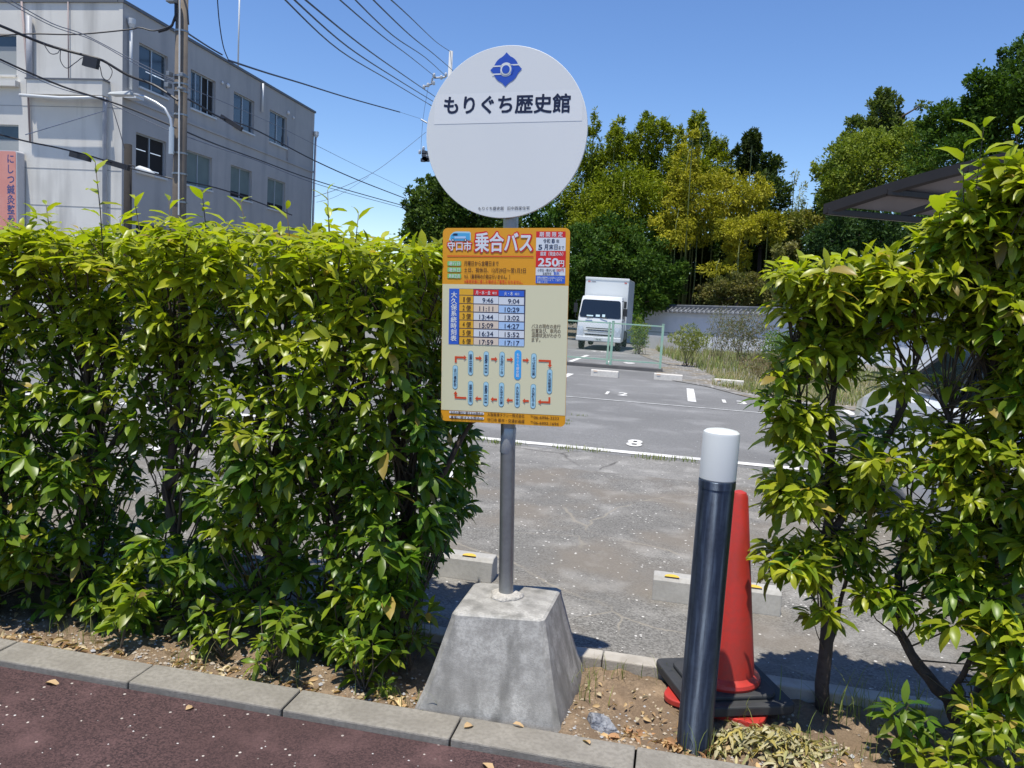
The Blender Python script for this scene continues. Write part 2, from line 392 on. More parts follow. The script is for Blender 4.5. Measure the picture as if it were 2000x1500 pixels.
def frame(c, yaw, ip):
    r = Vector((math.cos(yaw), math.sin(yaw), 0)); u = Vector((0, 0, 1)); cc, s = math.cos(ip), math.sin(ip)
    rr = r*cc+u*s; uu = -r*s+u*cc; n = rr.cross(uu)   # n points away from... towards the camera side is -n
    M_ = Matrix.Identity(4)
    for i in range(3): M_[i][0] = rr[i]; M_[i][1] = uu[i]; M_[i][2] = n[i]; M_[i][3] = c[i]
    return M_
class Face:
    """a printed plate; pixel coordinates of the photograph are measured onto its plane"""
    def __init__(s, c, yaw, ip):
        s.M = frame(Vector(c), yaw, ip); s.Mi = s.M.inverted(); s.n = Vector((s.M[0][2], s.M[1][2], s.M[2][2])); s.c = Vector(c)
        if s.n.y > 0: s.flip = -1
        else: s.flip = 1
    def uv(s, x, y): p = s.Mi @ on_plane(x, y, s.c, s.n); return p.x, p.y
BF = Face((-.622, 2.82, 1.34), -.006, .041)
DF = Face((-.660, 2.82, 2.023), -.079, .020)
def rrect(u0, u1, v0, v1, r, n=6):
    out = []
    for cx, cy, a0 in ((u1-r, v1-r, 0), (u0+r, v1-r, 90), (u0+r, v0+r, 180), (u1-r, v0+r, 270)):
        for k in range(n+1): a = R_(a0+90*k/n); out.append((cx+r*math.cos(a), cy+r*math.sin(a)))
    return out
E_ = .0006
def red(*c): return lin(c)
def pm(name, srgb, rough=.4): return mat('print_'+name, lin(srgb), rough)
ORANGE = pm('orange', (.90, .62, .10)); CREAM = pm('cream', (.87, .85, .71)); PWHITE = pm('white', (.86, .88, .90))
PRED = pm('red', (.84, .13, .14)); PVERM = pm('vermilion', (.85, .30, .14)); PBLUE = pm('blue', (.18, .38, .80)); PBLACK = pm('black', (.13, .10, .14))
PNAVY = pm('navy', (.09, .12, .26)); PLTBLUE = pm('light_blue', (.66, .83, .90)); PCELLB = pm('cell_blue', (.68, .80, .94)); PCELLO = pm('cell_peach', (.88, .81, .73))
PYEL = pm('yellow_cell', (.90, .68, .16)); PGREEN = pm('green', (.50, .78, .42)); PSKY = pm('stop_blue', (.25, .66, .93)); PBROWN = pm('brown', (.30, .18, .10))
PEMB = pm('emblem_blue', (.17, .33, .73)); PTEAL = pm('teal_line', (.33, .58, .66)); PBUS = pm('bus_blue', (.30, .66, .85)); PGREY = pm('grey_line', (.25, .24, .35))

def add_bold(mb, vv, fs, z, w, m, X, flip=1):
    if w <= 0: mb.add([(u, v, z) for u, v in vv], fs, m, X); return
    ks = 8 if w > .0006 else 4
    for k in range(ks):
        a = 2*math.pi*k/ks+.4; mb.add([(u+w*math.cos(a), v+w*math.sin(a), z+flip*k*1.2e-5) for u, v in vv], fs, m, X)
    mb.add([(u, v, z+flip*ks*1.2e-5) for u, v in vv], fs, m, X)
class Print:
    def __init__(s, face): s.F = face; s.mb = MB()
    def poly(s, poly, lay, m): s.mb.sheet([(u, v) for u, v in poly], s.F.flip*lay*E_, m, s.F.M)
    def quad(s, x0, y0, x1, y1, lay, m, r=0):
        a = s.F.uv(x0, y0); b = s.F.uv(x1, y1); u0, u1 = sorted((a[0], b[0])); v0, v1 = sorted((a[1], b[1]))
        s.poly(rrect(u0, u1, v0, v1, r) if r else [(u0, v0), (u1, v0), (u1, v1), (u0, v1)], lay, m)
    def text(s, t, x0, y, x1, size_px, lay, m, off=0., vertical=False, y_end=None, align='CENTER', spacing=1.):
        """x0..x1: left and right ends in photo pixels; y the baseline (top of the column when vertical)"""
        k = .465/246.
        vs, fs = text_mesh(t, 1, 0, vertical=vertical, spacing=spacing)
        ux0 = min(v[0] for v in vs); ux1 = max(v[0] for v in vs); uy0 = min(v[1] for v in vs); uy1 = max(v[1] for v in vs)
        if vertical:
            uc, vt = s.F.uv((x0+x1)/2, y); vb = s.F.uv((x0+x1)/2, y_end)[1]; w = (x1-x0)*k
            vv = [(uc+(v[0]-(ux0+ux1)/2)/(ux1-ux0)*w, vb+(v[1]-uy0)/(uy1-uy0)*(vt-vb)) for v in vs]
        else:
            a = s.F.uv(x0, y); b = s.F.uv(x1, y); sc = (b[0]-a[0])/(ux1-ux0); h = size_px*k
            ref = .80
            vv = [(a[0]+(v[0]-ux0)*sc, a[1]+v[1]/ref*h) for v in vs]
        add_bold(s.mb, vv, fs, s.F.flip*lay*E_, off*size_px*k, m, s.F.M, s.F.flip)
    def build(s, name, parent): return s.mb.build(name, parent)
# ---- timetable board
bx, by = .465/2, .705/2
mb = MB(); back = mat('aluminium_back', (.45, .46, .47), .4, metal=.6)
mb.prism(rrect(-bx, bx, -by, by, .018), 0, -BF.flip*.003, ORANGE, BF.M)
board = mb.build('timetable_board', bs); 
P = Print(BF)
a = BF.uv(990, 556.5)[1]; b = BF.uv(985, 806)[1]
P.poly([(-bx+.0008, b), (bx-.0008, b), (bx-.0008, a), (-bx+.0008, a)], 1, CREAM)
P.build('cream_panel', board)
P = Print(BF)   # header
P.text('乗合バス', 927, 489, 1040, 33, 2, PRED, .075); P.text('乗合バス', 928.5, 488.2, 1038.5, 31, 3, PWHITE, .028)
P.text('守口市', 873.5, 488, 921.5, 15.5, 2, PRED, .09); P.text('守口市', 874.7, 487.6, 920.3, 14.3, 3, PWHITE, .03)
P.quad(873.5, 499, 1042, 502.2, 2, PVERM)
for i, (t, yy) in enumerate((('運行日', 514.5), ('運休日', 526.8), ('乗車定員', 539))):
    P.quad(874, yy-4.6, 901, yy+4.6, 2, PGREEN, .004); P.text(t, 876.5, yy+3.2, 898.5, 6.5, 3, PWHITE, .01)
P.text('月曜日から金曜日まで', 906.5, 518, 974, 8, 2, PBROWN, .012)
P.text('土日、祝休日、12月29日～翌1月3日', 906.5, 531, 1027, 8, 2, PBROWN, .012)
P.text('9人（乗車時の介助は行いません。）', 907, 543.3, 996, 7.4, 2, PBROWN, .012)
P.text('※乗車定員に達した場合はご乗車になれません。', 907, 552.8, 1021, 6.6, 2, PVERM, .014)
P.build('header_print', board)
P = Print(BF)   # little bus picture
def pxpoly(F, pts): return [F.uv(*p) for p in pts]
P.poly(pxpoly(BF, [(877, 469), (880, 459), (886, 453.5), (892, 452), (917, 452.5), (919.5, 455), (919.5, 469.5), (903, 471), (884, 471)]), 2, PLTBLUE)
P.poly(pxpoly(BF, [(880.5, 460), (886, 455), (917.5, 455.5), (918, 468), (903, 470), (884, 469), (880, 466)]), 3, PBUS)
P.poly(pxpoly(BF, [(883, 459.5), (887.5, 456), (894, 456), (894, 460)]), 4, PNAVY)
P.poly(pxpoly(BF, [(888, 462), (910, 461.5), (910, 466), (888, 466)]), 4, PCELLB)
for cx in (885, 909.5):
    u, v = BF.uv(cx, 469); P.poly([(u+.0055*math.cos(t*.524), v+.0055*math.sin(t*.524)) for t in range(12)], 4, PGREY)
    P.poly([(u+.0028*math.cos(t*.524), v+.0028*math.sin(t*.524)) for t in range(12)], 5, PWHITE)
P.build('bus_picture', board)
P = Print(BF)   # fare box
P.quad(1047.5, 452, 1104.5, 464.2, 2, PRED); P.text('期 間 限 定', 1054, 461.6, 1099, 7.6, 3, PWHITE, .02)
P.quad(1047.5, 464.2, 1104.5, 490, 2, PWHITE); P.text('令和', 1061, 474.3, 1074.5, 7.2, 3, PNAVY, .012); P.text('8', 1077.5, 474.5, 1083.5, 8.6, 3, PNAVY, .02); P.text('年', 1086.5, 474.5, 1092.5, 6.5, 3, PNAVY, .012)
P.text('5', 1051.5, 487.2, 1059, 10.2, 3, PNAVY, .02); P.text('月末日', 1063, 486.6, 1089, 8.8, 3, PNAVY, .02); P.text('まで', 1091, 486.8, 1102, 6.2, 3, PNAVY, .012)
P.quad(1047, 490, 1104.5, 522.5, 2, PRED); P.text('運賃（現金のみ）', 1055, 499, 1100, 6.6, 3, PWHITE, .014)
P.text('250', 1051.5, 519.6, 1090.5, 16.5, 3, PWHITE, .045); P.text('円', 1091.5, 519.6, 1101.5, 10.5, 3, PWHITE, .03)
P.quad(1046.7, 522.5, 1104, 538.4, 2, PWHITE); P.text('小学生・障がい者', 1050, 530.2, 1084, 4.8, 3, PNAVY, .01); P.text('100円', 1086, 530.2, 1101, 5.6, 3, PRED, .02)
P.text('未就学児', 1060, 536.8, 1077, 4.6, 3, PNAVY, .01); P.text('無料', 1081.5, 536.9, 1092.5, 5.6, 3, PBLUE, .02)
P.quad(1046.7, 538.4, 1103.5, 553.8, 2, PBLUE)
P.text('運賃は乗車時にお支払いください。', 1049, 544, 1102, 3.6, 3, PWHITE, .01); P.text('おつりが出ないよう、ご協力を', 1049, 548.5, 1098, 3.6, 3, PWHITE, .01); P.text('お願いします。', 1049, 553, 1071, 3.6, 3, PWHITE, .01)
P.build('fare_box', board)
P = Print(BF)   # timetable grid
P.quad(877.5, 563.5, 897, 672.5, 2, PBLUE); P.text('大久保系統時刻表', 881.2, 570, 893, 11, 3, PWHITE, .03, vertical=True, y_end=666)
yt = [563.8, 576.6, 592.9, 609, 625.2, 641.5, 657.8, 673.6]
def slope(x): return (x-897)*.041+0.0
cols = [897, 925, 974, 1024]
P.quad(896.8, 563.6, 1024.4, 676, 2, PGREY)
def cell(c, r, m):
    u0, v0 = BF.uv(cols[c]+.5, yt[r]+slope(cols[c])+.45); u1, v1 = BF.uv(cols[c+1]-.5, yt[r+1]+slope(cols[c])-.45)
    P.poly([(u0, v1), (u1, v1), (u1, v0), (u0, v0)], 3, m)
u0, v1 = BF.uv(897, 563.8); u1, v0 = BF.uv(1024.4, 563.8+slope(1024)); 
for r in range(7):
    cell(0, r, PYEL); cell(1, r, PRED if r == 0 else (PWHITE if r % 2 else PCELLO)); cell(2, r, PBLUE if r == 0 else (PWHITE if r == 1 else (PWHITE if r % 2 else PCELLB)))
T1 = ['9:46', '11:11', '13:44', '15:09', '16:34', '17:59']; T2 = ['9:04', '10:29', '13:02', '14:27', '15:52', '17:17']
P.text('月・水・金', 929.5, 574.3, 958, 6.2, 4, PWHITE, .02); P.text('曜日', 962, 574.3, 970, 4, 4, PWHITE, .01)
P.text('火・木', 985, 576.3, 1002, 6.2, 4, PWHITE, .02); P.text('曜日', 1006, 576.3, 1014, 4, 4, PWHITE, .01)
for r in range(6):
    yb = yt[r+1]+12.8
    P.text(str(r+1), 903.8 if r else 905.3, yb, 907.8, 10.5, 4, PBROWN, .008); P.text('便', 911, yb+.2, 920, 9, 4, PBROWN, .018)
    w = 21 if len(T1[r]) == 4 else 27; P.text(T1[r], 963.5-w, yb+1.5, 963.5, 10, 4, PNAVY, .012)
    w = 22 if len(T2[r]) == 4 else 28.5; P.text(T2[r], 1014.5-w, yb+3.3, 1014.5, 10, 4, PNAVY, .012)
P.build('timetable_grid', board)
P = Print(BF)
for i, t in enumerate(('バスの現在の走行', '位置及び、車内の', '混雑状況がわかり', 'ます。')):
    P.text(t, 1038.3, 640.2+i*8.9, 1038.3+(56.5 if i < 3 else 17), 7, 2, PBROWN, .008)
P.build('notice_lettering', board)
P = Print(BF)   # route map
def cap_(x, y0, y1, txt, m=PLTBLUE, tm=PNAVY, hw=5.2, edge=PTEAL):
    for w, mm, l in ((hw, edge, 2), (hw-.8, m, 3)):
        u, va = BF.uv(x, y0+(hw-w)); vb = BF.uv(x, y1-(hw-w))[1]; r = w*.00189
        P.poly(rrect(u-r, u+r, vb, va, r*.98), l, mm)
    P.text(txt, x-2.9, y0+6.5, x+2.9, 6, 4, tm, .016, vertical=True, y_end=y1-5.5)
cap_(889.5, 713, 760, '古川橋駅前')
cap_(919.8, 685, 733, '藤田南'); cap_(950, 686, 734, '藤田'); cap_(981, 687, 735.5, '大久保町一丁目')
cap_(1012, 683.5, 742, 'もりぐち歴史館', PSKY, PWHITE, 6.8, PSKY); cap_(1043, 690, 738.5, 'よつば未来公園'); cap_(1074, 721, 769.5, '大久保郵便局')
cap_(919.5, 744, 791, '藤田南'); cap_(949.5, 745.5, 793, '藤田'); cap_(980, 747, 794.5, '大久保中央公園'); cap_(1011, 748, 796, '大久保中学校'); cap_(1042, 750, 798, '大久保町五丁目')
def arrow(pts, head):
    P.poly(pxpoly(BF, pts), 3, PVERM); P.poly(pxpoly(BF, head), 4, PVERM)
for x, y in ((929, 699.3), (959.4, 701), (990, 702), (1021, 703.2)):
    arrow([(x, y-1.8), (x+8, y-1.5), (x+8, y+2.3), (x, y+2)], [(x+7.5, y-4.6), (x+12.5, y+.4), (x+7.5, y+5.2)])
for x, y in ((940.5, 778.5), (971, 780), (1001.5, 781.8), (1033, 783)):
    arrow([(x, y-1.8), (x-8, y-2.1), (x-8, y+1.7), (x, y+2)], [(x-7.5, y-5.2), (x-12.5, y-.3), (x-7.5, y+4.7)])
arrow([(888.5, 695.5), (907, 696.3), (907, 700), (892.3, 699.5), (892.3, 708), (888.4, 708)], [(906.5, 693.5), (911.7, 698.3), (906.5, 703)])
arrow([(1052, 702.2), (1076.3, 703.2), (1076, 713), (1072.2, 713), (1072.2, 707), (1052, 706.2)], [(1069.8, 712.5), (1078.3, 712.8), (1074, 718.3)])
arrow([(1071.3, 775.5), (1075, 775.7), (1075, 788), (1056, 787), (1056, 783.2), (1071.3, 783.8)], [(1056.5, 780), (1050.5, 784.8), (1056.5, 790)])
arrow([(911, 779.2), (888.2, 778), (888.2, 769), (892, 769), (892, 774.5), (911, 775.3)], [(886, 769.6), (890, 763.7), (894.2, 769.8)])
P.build('route_map', board)
P = Print(BF)
for y0 in (801.5, 811): P.quad(877.5, y0+.6, 945.5, y0+8.6, 2, PWHITE, .004)
P.text('当日の運行に関するお問合せ', 880.5, 808.2, 943.5, 5.6, 3, PBROWN, .014); P.text('事業に関するお問合せ', 880.5, 817.6, 943.5, 5.8, 3, PBROWN, .014)
P.build('contact_heading', board); P = Print(BF)
P.text('大阪阪神タクシー株式会社', 952, 812, 1024.5, 6.2, 2, PBROWN, .008); P.build('contact_lettering', board); P = Print(BF)
P.text('守口市 都市・交通計画課', 952, 822.5, 1024.5, 6.2, 2, PBROWN, .008)
P.build('contact_lettering', board); P = Print(BF)
P.text('℡06-6996-3233', 1036.5, 817.2, 1091.5, 6.2, 2, PBROWN, .008); P.build('phone_lettering', board); P = Print(BF)
P.text('℡06-6992-1694', 1036.5, 828, 1091, 6.2, 2, PBROWN, .008)
P.build('phone_lettering', board)
# ---- round plate
mb = MB(); RD = .297
mb.prism([(RD*math.cos(t*math.pi/48), RD*math.sin(t*math.pi/48)) for t in range(96)], 0, -DF.flip*.010, WHITE, DF.M)
disc = mb.build('round_plate', bs, bevel=.0015)
P = Print(DF); STK = mat('sticker_white', (.80, .81, .80), .3)
ua, vb_ = DF.uv(848, 243); ub, va_ = DF.uv(1140, 175); cl = []
for u, v in [(ua, vb_), (ub, vb_)]+[(x_*.01, va_) for x_ in range(30, -31, -1) if (x_*.01)**2+va_**2 < .292**2]: cl.append((u, v))
cl = [(max(-.292, ua), vb_)] + [(min(ub, math.sqrt(max(0, .2915**2-(vb_+(va_-vb_)*q/8)**2))), vb_+(va_-vb_)*q/8) for q in range(9)] + [(max(ua, -math.sqrt(max(0, .2915**2-(vb_+(va_-vb_)*q/8)**2))), vb_+(va_-vb_)*q/8) for q in range(8, -1, -1)]
P.poly(cl[1:], 1, STK)
# trim the sticker to the disc
P.build('name_sticker', disc)
P = Print(DF); NAVY2 = pm('title_navy', (.06, .09, .22))
def dtext(t, x0, x1, yl, yr, h, off, lay=2):
    vs, fs = text_mesh(t, 1, 0); a = min(v[0] for v in vs); b = max(v[0] for v in vs)
    pa = DF.uv(x0, yl); pb = DF.uv(x1, yr); k = .297*2/338
    add_bold(P.mb, [(pa[0]+(v[0]-a)/(b-a)*(pb[0]-pa[0]), pa[1]+(v[0]-a)/(b-a)*(pb[1]-pa[1])+v[1]/.8*h*k) for v in vs], fs, DF.flip*lay*E_, off*h*k, NAVY2, DF.M, DF.flip)
dtext('もりぐち歴史館', 867.5, 1113, 220.0, 216.2, 30.5, .034)
P.build('name_lettering', disc); P = Print(DF)
dtext('もりぐち歴史館', 934, 984, 410.5, 410, 6.6, .0); dtext('旧中西家住宅', 991, 1034.5, 410, 409.5, 6.6, .0)
P.build('subtitle_lettering', disc)
P = Print(DF)   # city emblem: four-pointed disc with a ringed centre and two side bars
c0 = DF.uv(988.5, 136); ry_ = DF.uv(988.5, 109.5)[1]-c0[1]; rx_ = DF.uv(1013, 136)[0]-c0[0]
def em(pts, lay, m): P.poly([(c0[0]+u*rx_, c0[1]+v*ry_) for u, v in pts], lay, m)
out = []
for k in range(96):
    a = 2*math.pi*k/96; d = min(abs((a-q*math.pi/2+math.pi) % (2*math.pi)-math.pi) for q in range(4))
    r = 1.0+max(0, 1-d/.42)**2.1*.27
    out.append((r*math.cos(a), r*math.sin(a)))
em(out, 2, PEMB)
circ = lambda r, n=48: [(r*math.cos(2*math.pi*k/n), r*math.sin(2*math.pi*k/n)) for k in range(n)]
em(circ(.52), 3, WHITE)
em([(-1.1, .32), (-.3, .32), (-.3, .22), (-1.1, .22)], 3, WHITE); em([(-1.1, -.27), (-.3, -.27), (-.3, -.37), (-1.1, -.37)], 3, WHITE)
em([(.2, .37), (1.1, .37), (1.1, .27), (.2, .27)], 3, WHITE)
em([(.36, .30), (.55, .30), (.62, 0), (.5, -.34), (.38, -.34), (.44, -.1), (.44, .1)], 4, PEMB)
em([(-.56, .18), (-.42, .18), (-.46, 0), (-.42, -.22), (-.56, -.22)], 4, PEMB)
em(circ(.41), 5, WHITE); em(circ(.31), 6, PEMB)
P.build('emblem', disc)

# ------------------------------------------------------------------ bollard, cone, stops, rock
def noisy_dark():
    return mat('bollard_blue_black', (.075, .095, .135), .47, var=[(18, .35), (70, .4)], bump=(300, .25, .002), col2=(.05, .062, .085), metal=.8, streak=(55, .07, .55, (.26, .33, .42)))
def brushed(m):
    nt = m.node_tree; p = nt.nodes['Principled BSDF']; t = nt.nodes.new('ShaderNodeTangent'); t.direction_type = 'RADIAL'; t.axis = 'Z'
    nt.links.new(t.outputs[0], p.inputs['Tangent']); p.inputs['Anisotropic'].default_value = .95; p.inputs['Anisotropic Rotation'].default_value = ANR; return m
ANR = .25
bo = thing('bollard', 'dark round bollard with white cap in front of the red cone', 'bollard', (.16, 2.67, -.03))
mb = MB(); mb.lathe([(.058, -.06), (.058, .868), (.060, .869), (.060, .892), (.0575, .894)], (.160, 2.67, 0), brushed(noisy_dark()), 40); mb.build('post', bo, autos=30)
mb = MB(); mb.lathe([(.055, .893), (.0595, .899), (.0595, 1.043), (.0575, 1.052), (.050, 1.058), (.03, 1.062), (.002, 1.064)], (.160, 2.67, 0), mat('milky_plastic', (.66, .68, .66), .3, trans=0, spec=.5), 40); mb.build('cap', bo, autos=30)
for o_ in bo.children: pass

CONER = mat('cone_red', (.47, .032, .022), .45, var=[(6, .5), (60, .5)], col2=(.34, .04, .03)); RUB = mat('black_rubber', (.028, .03, .032), .7, var=[(14, .4)], col2=(.055, .055, .055))
cx, cy = .266, 3.03
co = thing('traffic_cone', 'red traffic cone in black rubber base behind the bollard', 'traffic cone', (cx, cy, -.02))
mb = MB(); mb.lathe([(.135, .062), (.138, .072), (.134, .084), (.120, .092), (.113, .098), (.032, .765), (.024, .780), (.010, .786), (.002, .787)], (cx, cy, 0), CONER, 40)
mb.build('cone_body', co, autos=35)
mb = MB(); X = Matrix.Translation((cx, cy, 0)) @ Matrix.Rotation(R_(-16), 4, 'Z')
mb.prism(rrect(-.185, .185, -.185, .185, .06), .0, .022, CONER, X @ Matrix.Translation((0, 0, -.018))); mb.build('cone_foot', co, bevel=.004)
mb = MB(); Xb = Matrix.Translation((cx, cy, 0)) @ Matrix.Rotation(R_(22), 4, 'Z')
ring_o = rrect(-.20, .20, -.20, .20, .03, 4); mb.prism(ring_o, .008, .045, RUB, Xb)
mb.prism(rrect(-.155, .155, -.155, .155, .05, 4), .045, .062, RUB, Xb); mb.build('rubber_base', co, bevel=.006)

STOPC = mat('stop_concrete', (.42, .41, .385), .85, var=[(8, .4), (60, .35)], bump=(200, .4, .003), col2=(.29, .28, .26)); REFL = mat('yellow_reflector', (.75, .48, .05), .4)
def wheel_stop(x0, x1, y, label, dz=None, white=False, h=.115, ang=0):
    z = gz(y) if dz is None else dz; L = x1-x0
    t = thing('wheel_stop', label, 'parking stop', ((x0+x1)/2, y+.06, z), 'concrete wheel stops in the parking bays')
    X = Matrix.Translation((x0, y, z)) @ Matrix.Rotation(R_(ang), 4, 'Z') @ Matrix(((0, 0, 1, 0), (1, 0, 0, 0), (0, 1, 0, 0), (0, 0, 0, 1)))
    m = mat('pale_stop_concrete', (.58, .55, .50), .9, var=[(20, .4)], col2=(.42, .4, .36)) if white else STOPC
    mb = MB(); mb.prism([(0, -.02), (.14, -.02), (.14, .0), (.125, h-.02), (.105, h), (.035, h), (.015, h-.02), (0, .0)], 0, L, m, X); mb.build('block', t, bevel=.006)
    if not white:
        for u in (.09, L-.13):
            mb = MB(); q = [(u-.035+.035+.036*math.cos(a*math.pi/10), -.0+.030*math.sin(a*math.pi/10)) for a in range(11)]
            mb.add([(x0+p[0], y+.030+p[1]*1.2, z+h+.0022) for p in q]+[(x0+q[-1][0], y+.026, z+h+.0022), (x0+q[0][0], y+.026, z+h+.0022)], [tuple(range(13))], REFL); mb.build('reflector', t)
    else:
        mb = MB(); mb.box(x0+.06, x0+.14, y-.002, y+.002, z+h-.035, z+h-.018, mat('faded_orange', (.6, .35, .2), .7)); mb.build('reflector', t)
    return t
wheel_stop(-1.46, -.835, 3.84, 'grey concrete wheel stop half hidden by the end of the left hedge')
wheel_stop(-.03, .585, 3.91, 'grey concrete wheel stop with yellow reflector behind the red cone')
wheel_stop(-1.84, -1.24, 17.5, 'pale wheel stop below the green fence, left of the three far ones', white=True, h=.14)
wheel_stop(-.48, .14, 17.9, 'pale wheel stop at the right end of the green fence, middle far one', white=True, h=.14)
wheel_stop(.80, 1.42, 17.6, 'pale wheel stop at the edge of the weeds, right of the three far ones', white=True, h=.14, ang=-2)

def rock_mesh(c, r, sz, m, seed, sub=3):
    import bmesh
    bm = bmesh.new(); bmesh.ops.create_icosphere(bm, subdivisions=sub, radius=1); rr = np.random.default_rng(seed)
    pl = [(Vector(rr.normal(0, 1, 3)).normalized(), rr.uniform(.35, .8)) for _ in range(18)]
    for v in bm.verts:
        for n, d in pl:
            e = v.co.dot(n)-d
            if e > 0: v.co -= n*e
        v.co *= 1+rr.normal(0, .012)
    mb = MB(); vs = [(c[0]+v.co.x*sz[0], c[1]+v.co.y*sz[1], c[2]+v.co.z*sz[2]) for v in bm.verts]; bm.verts.index_update()
    mb.add(vs, [tuple(v.index for v in f.verts) for f in bm.faces], m); bm.free(); return mb
SLATE = mat('slate_rock', (.15, .16, .185), .8, var=[(25, .6), (70, .8)], bump=(60, 1, .02), col2=(.33, .34, .36), streak=(35, 4, .8, (.05, .055, .065)))
o = rock_mesh((-.165, 2.665, -.022), 1, (.095, .072, .062), SLATE, 3, 4).build('rock', autos=25)
tag(o, 'blue-grey cracked rock in the soil between the concrete block and bollard', 'rock')
# pebbles, grit: uncountable
pos = []
mb = MB(); gm = mat('grit', (.45, .38, .29), .9, var=[(40, .6)], col2=(.25, .2, .15)); gm2 = mat('grit_grey', (.4, .4, .4), .9)
for i in range(2000):
    x_ = random.uniform(-3.2, 1.6); y_ = 2.56+abs(random.gauss(0, .17)); y_ = min(y_, 3.10); s = random.uniform(.0025, .008)*(1.6 if random.random() < .06 else 1); z_ = soil_z(x_, y_)+s*.3
    vs = [(x_+s*a*random.uniform(.7, 1.2), y_+s*b*random.uniform(.7, 1.2), z_+s*c*.7) for a, b, c in ((1, 0, 0), (-1, 0, 0), (0, 1, 0), (0, -1, 0), (0, 0, 1), (0, 0, -1))]
    mb.add(vs, [(0, 2, 4), (2, 1, 4), (1, 3, 4), (3, 0, 4), (2, 0, 5), (1, 2, 5), (3, 1, 5), (0, 3, 5)], gm if random.random() < .75 else gm2)
stuff(mb.build('gravel'), 'loose grit and small stones on the soil of the planting strip', 'gravel')
mb = MB(); gm3 = mat('pale_grit', (.62, .6, .57), .9)
for i in range(1100):
    y_ = 3.25+random.random()**1.3*4.5; x_ = random.uniform(-2.6, 3.0)*(y_/4+.4); s = random.uniform(.0015, .0042)*(.7+y_*.12); z_ = s*.2
    vs = [(x_+s*a*random.uniform(.7, 1.2), y_+s*b*random.uniform(.7, 1.2), z_+s*c*.7) for a, b, c in ((1, 0, 0), (-1, 0, 0), (0, 1, 0), (0, -1, 0), (0, 0, 1), (0, 0, -1))]
    mb.add(vs, [(0, 2, 4), (2, 1, 4), (1, 3, 4), (3, 0, 4)], gm3)
stuff(mb.build('loose_chippings'), 'pale loose chippings scattered over the old asphalt', 'chippings')
mb = MB()
for i in range(260):
    y_ = random.uniform(1.2, 2.38); x_ = random.uniform(-2.8, 1.3); s = random.uniform(.0015, .004)*(1.5 if random.random() < .12 else 1); z_ = -.026+s*.2
    vs = [(x_+s*a*random.uniform(.7, 1.4), y_+s*b*random.uniform(.7, 1.4), z_+s*c*.7) for a, b, c in ((1, 0, 0), (-1, 0, 0), (0, 1, 0), (0, -1, 0), (0, 0, 1), (0, 0, -1))]
    mb.add(vs, [(0, 2, 4), (2, 1, 4), (1, 3, 4), (3, 0, 4)], gm3)
stuff(mb.build('sidewalk_grit'), 'white grit specks lying on the dark red sidewalk', 'grit')

# ------------------------------------------------------------------ foliage of the hedge and shrubs
def pick_cols(n, lime, old, brown=.0):
    """lime 0..1 array: how young the shoots are"""
    c_l = np.array([.31, .37, .018]); c_y = np.array([.46, .40, .04]); c_m = np.array([.12, .225, .02]); c_d = np.array([.035, .095, .014])
    r = rng.random(n)[:, None]; lime = lime[:, None]
    young = c_l*(1-.45*r)+c_y*.45*r; mature = c_m*(1-r)+c_d*r
    C = young*lime+mature*(1-lime)
    b = rng.random(n) < brown; C[b] = np.array([.36, .27, .07])*(.7+.6*rng.random((b.sum(), 1)))
    return C*(.72+.6*rng.random((n, 1)))
def clusters(tips, dirs, nl, ln, lime, spread=1.0, brown=.01, droop=.42, base=None):
    """tips (n,3), dirs (n,3): whorls of leaves about each twig tip; returns leaf arrays"""
    Ps, Ds, Ns, Ls, Ws, Cs = [], [], [], [], [], []
    n = len(tips); dirs = norm(dirs)
    ref = np.where(np.abs(dirs[:, 2:3]) > .9, np.array([[1., 0, 0]]), np.array([[0, 0, 1.]]))
    A = norm(np.cross(dirs, ref)); B = np.cross(A, dirs)
    k = rng.integers(nl[0], nl[1]+1, n); ph0 = rng.random(n)*6.28; clen = ln[0]+(ln[1]-ln[0])*rng.random(n)
    for j in range(nl[1]):
        s = k > j; m = s.sum()
        if not m: continue
        ph = ph0[s]+j*2.4+rng.normal(0, .2, m); t = j/nl[1]
        el = (R_(78)-R_(45)*t)*spread+rng.normal(0, .15, m)
        rad = A[s]*np.cos(ph)[:, None]+B[s]*np.sin(ph)[:, None]
        D = dirs[s]*np.cos(el)[:, None]+rad*np.sin(el)[:, None]
        D = norm(D*np.array([1, 1, .6])+np.array([0, 0, -.20])*(1.3*rng.random((m, 1))**1.5)*droop*2)
        P = tips[s]-dirs[s]*((1-t)*clen[s]*.35)[:, None]+D*.008
        L = clen[s]*(1.0-.35*t)*(.8+.4*rng.random(m))
        N = norm(np.array([[0, 0, 1.]])*1.0+rng.normal(0, .3, (m, 3))+dirs[s]*.12)
        Ps.append(P); Ds.append(D); Ns.append(N); Ls.append(L); Ws.append(L*(.29+.11*rng.random(m)))
        Cs.append(pick_cols(m, np.clip(lime[s]+rng.normal(0, .12, m), 0, 1), 0, brown))
    return leaf_arrays(np.vstack(Ps), np.vstack(Ds), np.vstack(Ns), np.concatenate(Ls), np.concatenate(Ws), np.vstack(Cs), droop=droop)
def twigs_mesh(segs, m, name, parent, n=4):
    mb = MB()
    for a, b, r0, r1 in segs:
        a = Vector(a); b = Vector(b); mid = a.lerp(b, .5)+Vector((random.uniform(-.1, .1), random.uniform(-.1, .1), random.uniform(-.05, .1)))*(b-a).length
        mb.tube([a, mid, b], [r0, (r0+r1)/2, r1], m, n, cap=False)
    return mb.build(name, parent, smooth=True)
TRP = {}
def along(parent, p):
    c = TRP[parent.name]; k = random.sample(c, min(len(c), 14)); return min(k, key=lambda q: (q-Vector(p)).length+max(0, q.z-p[2])*1.2)
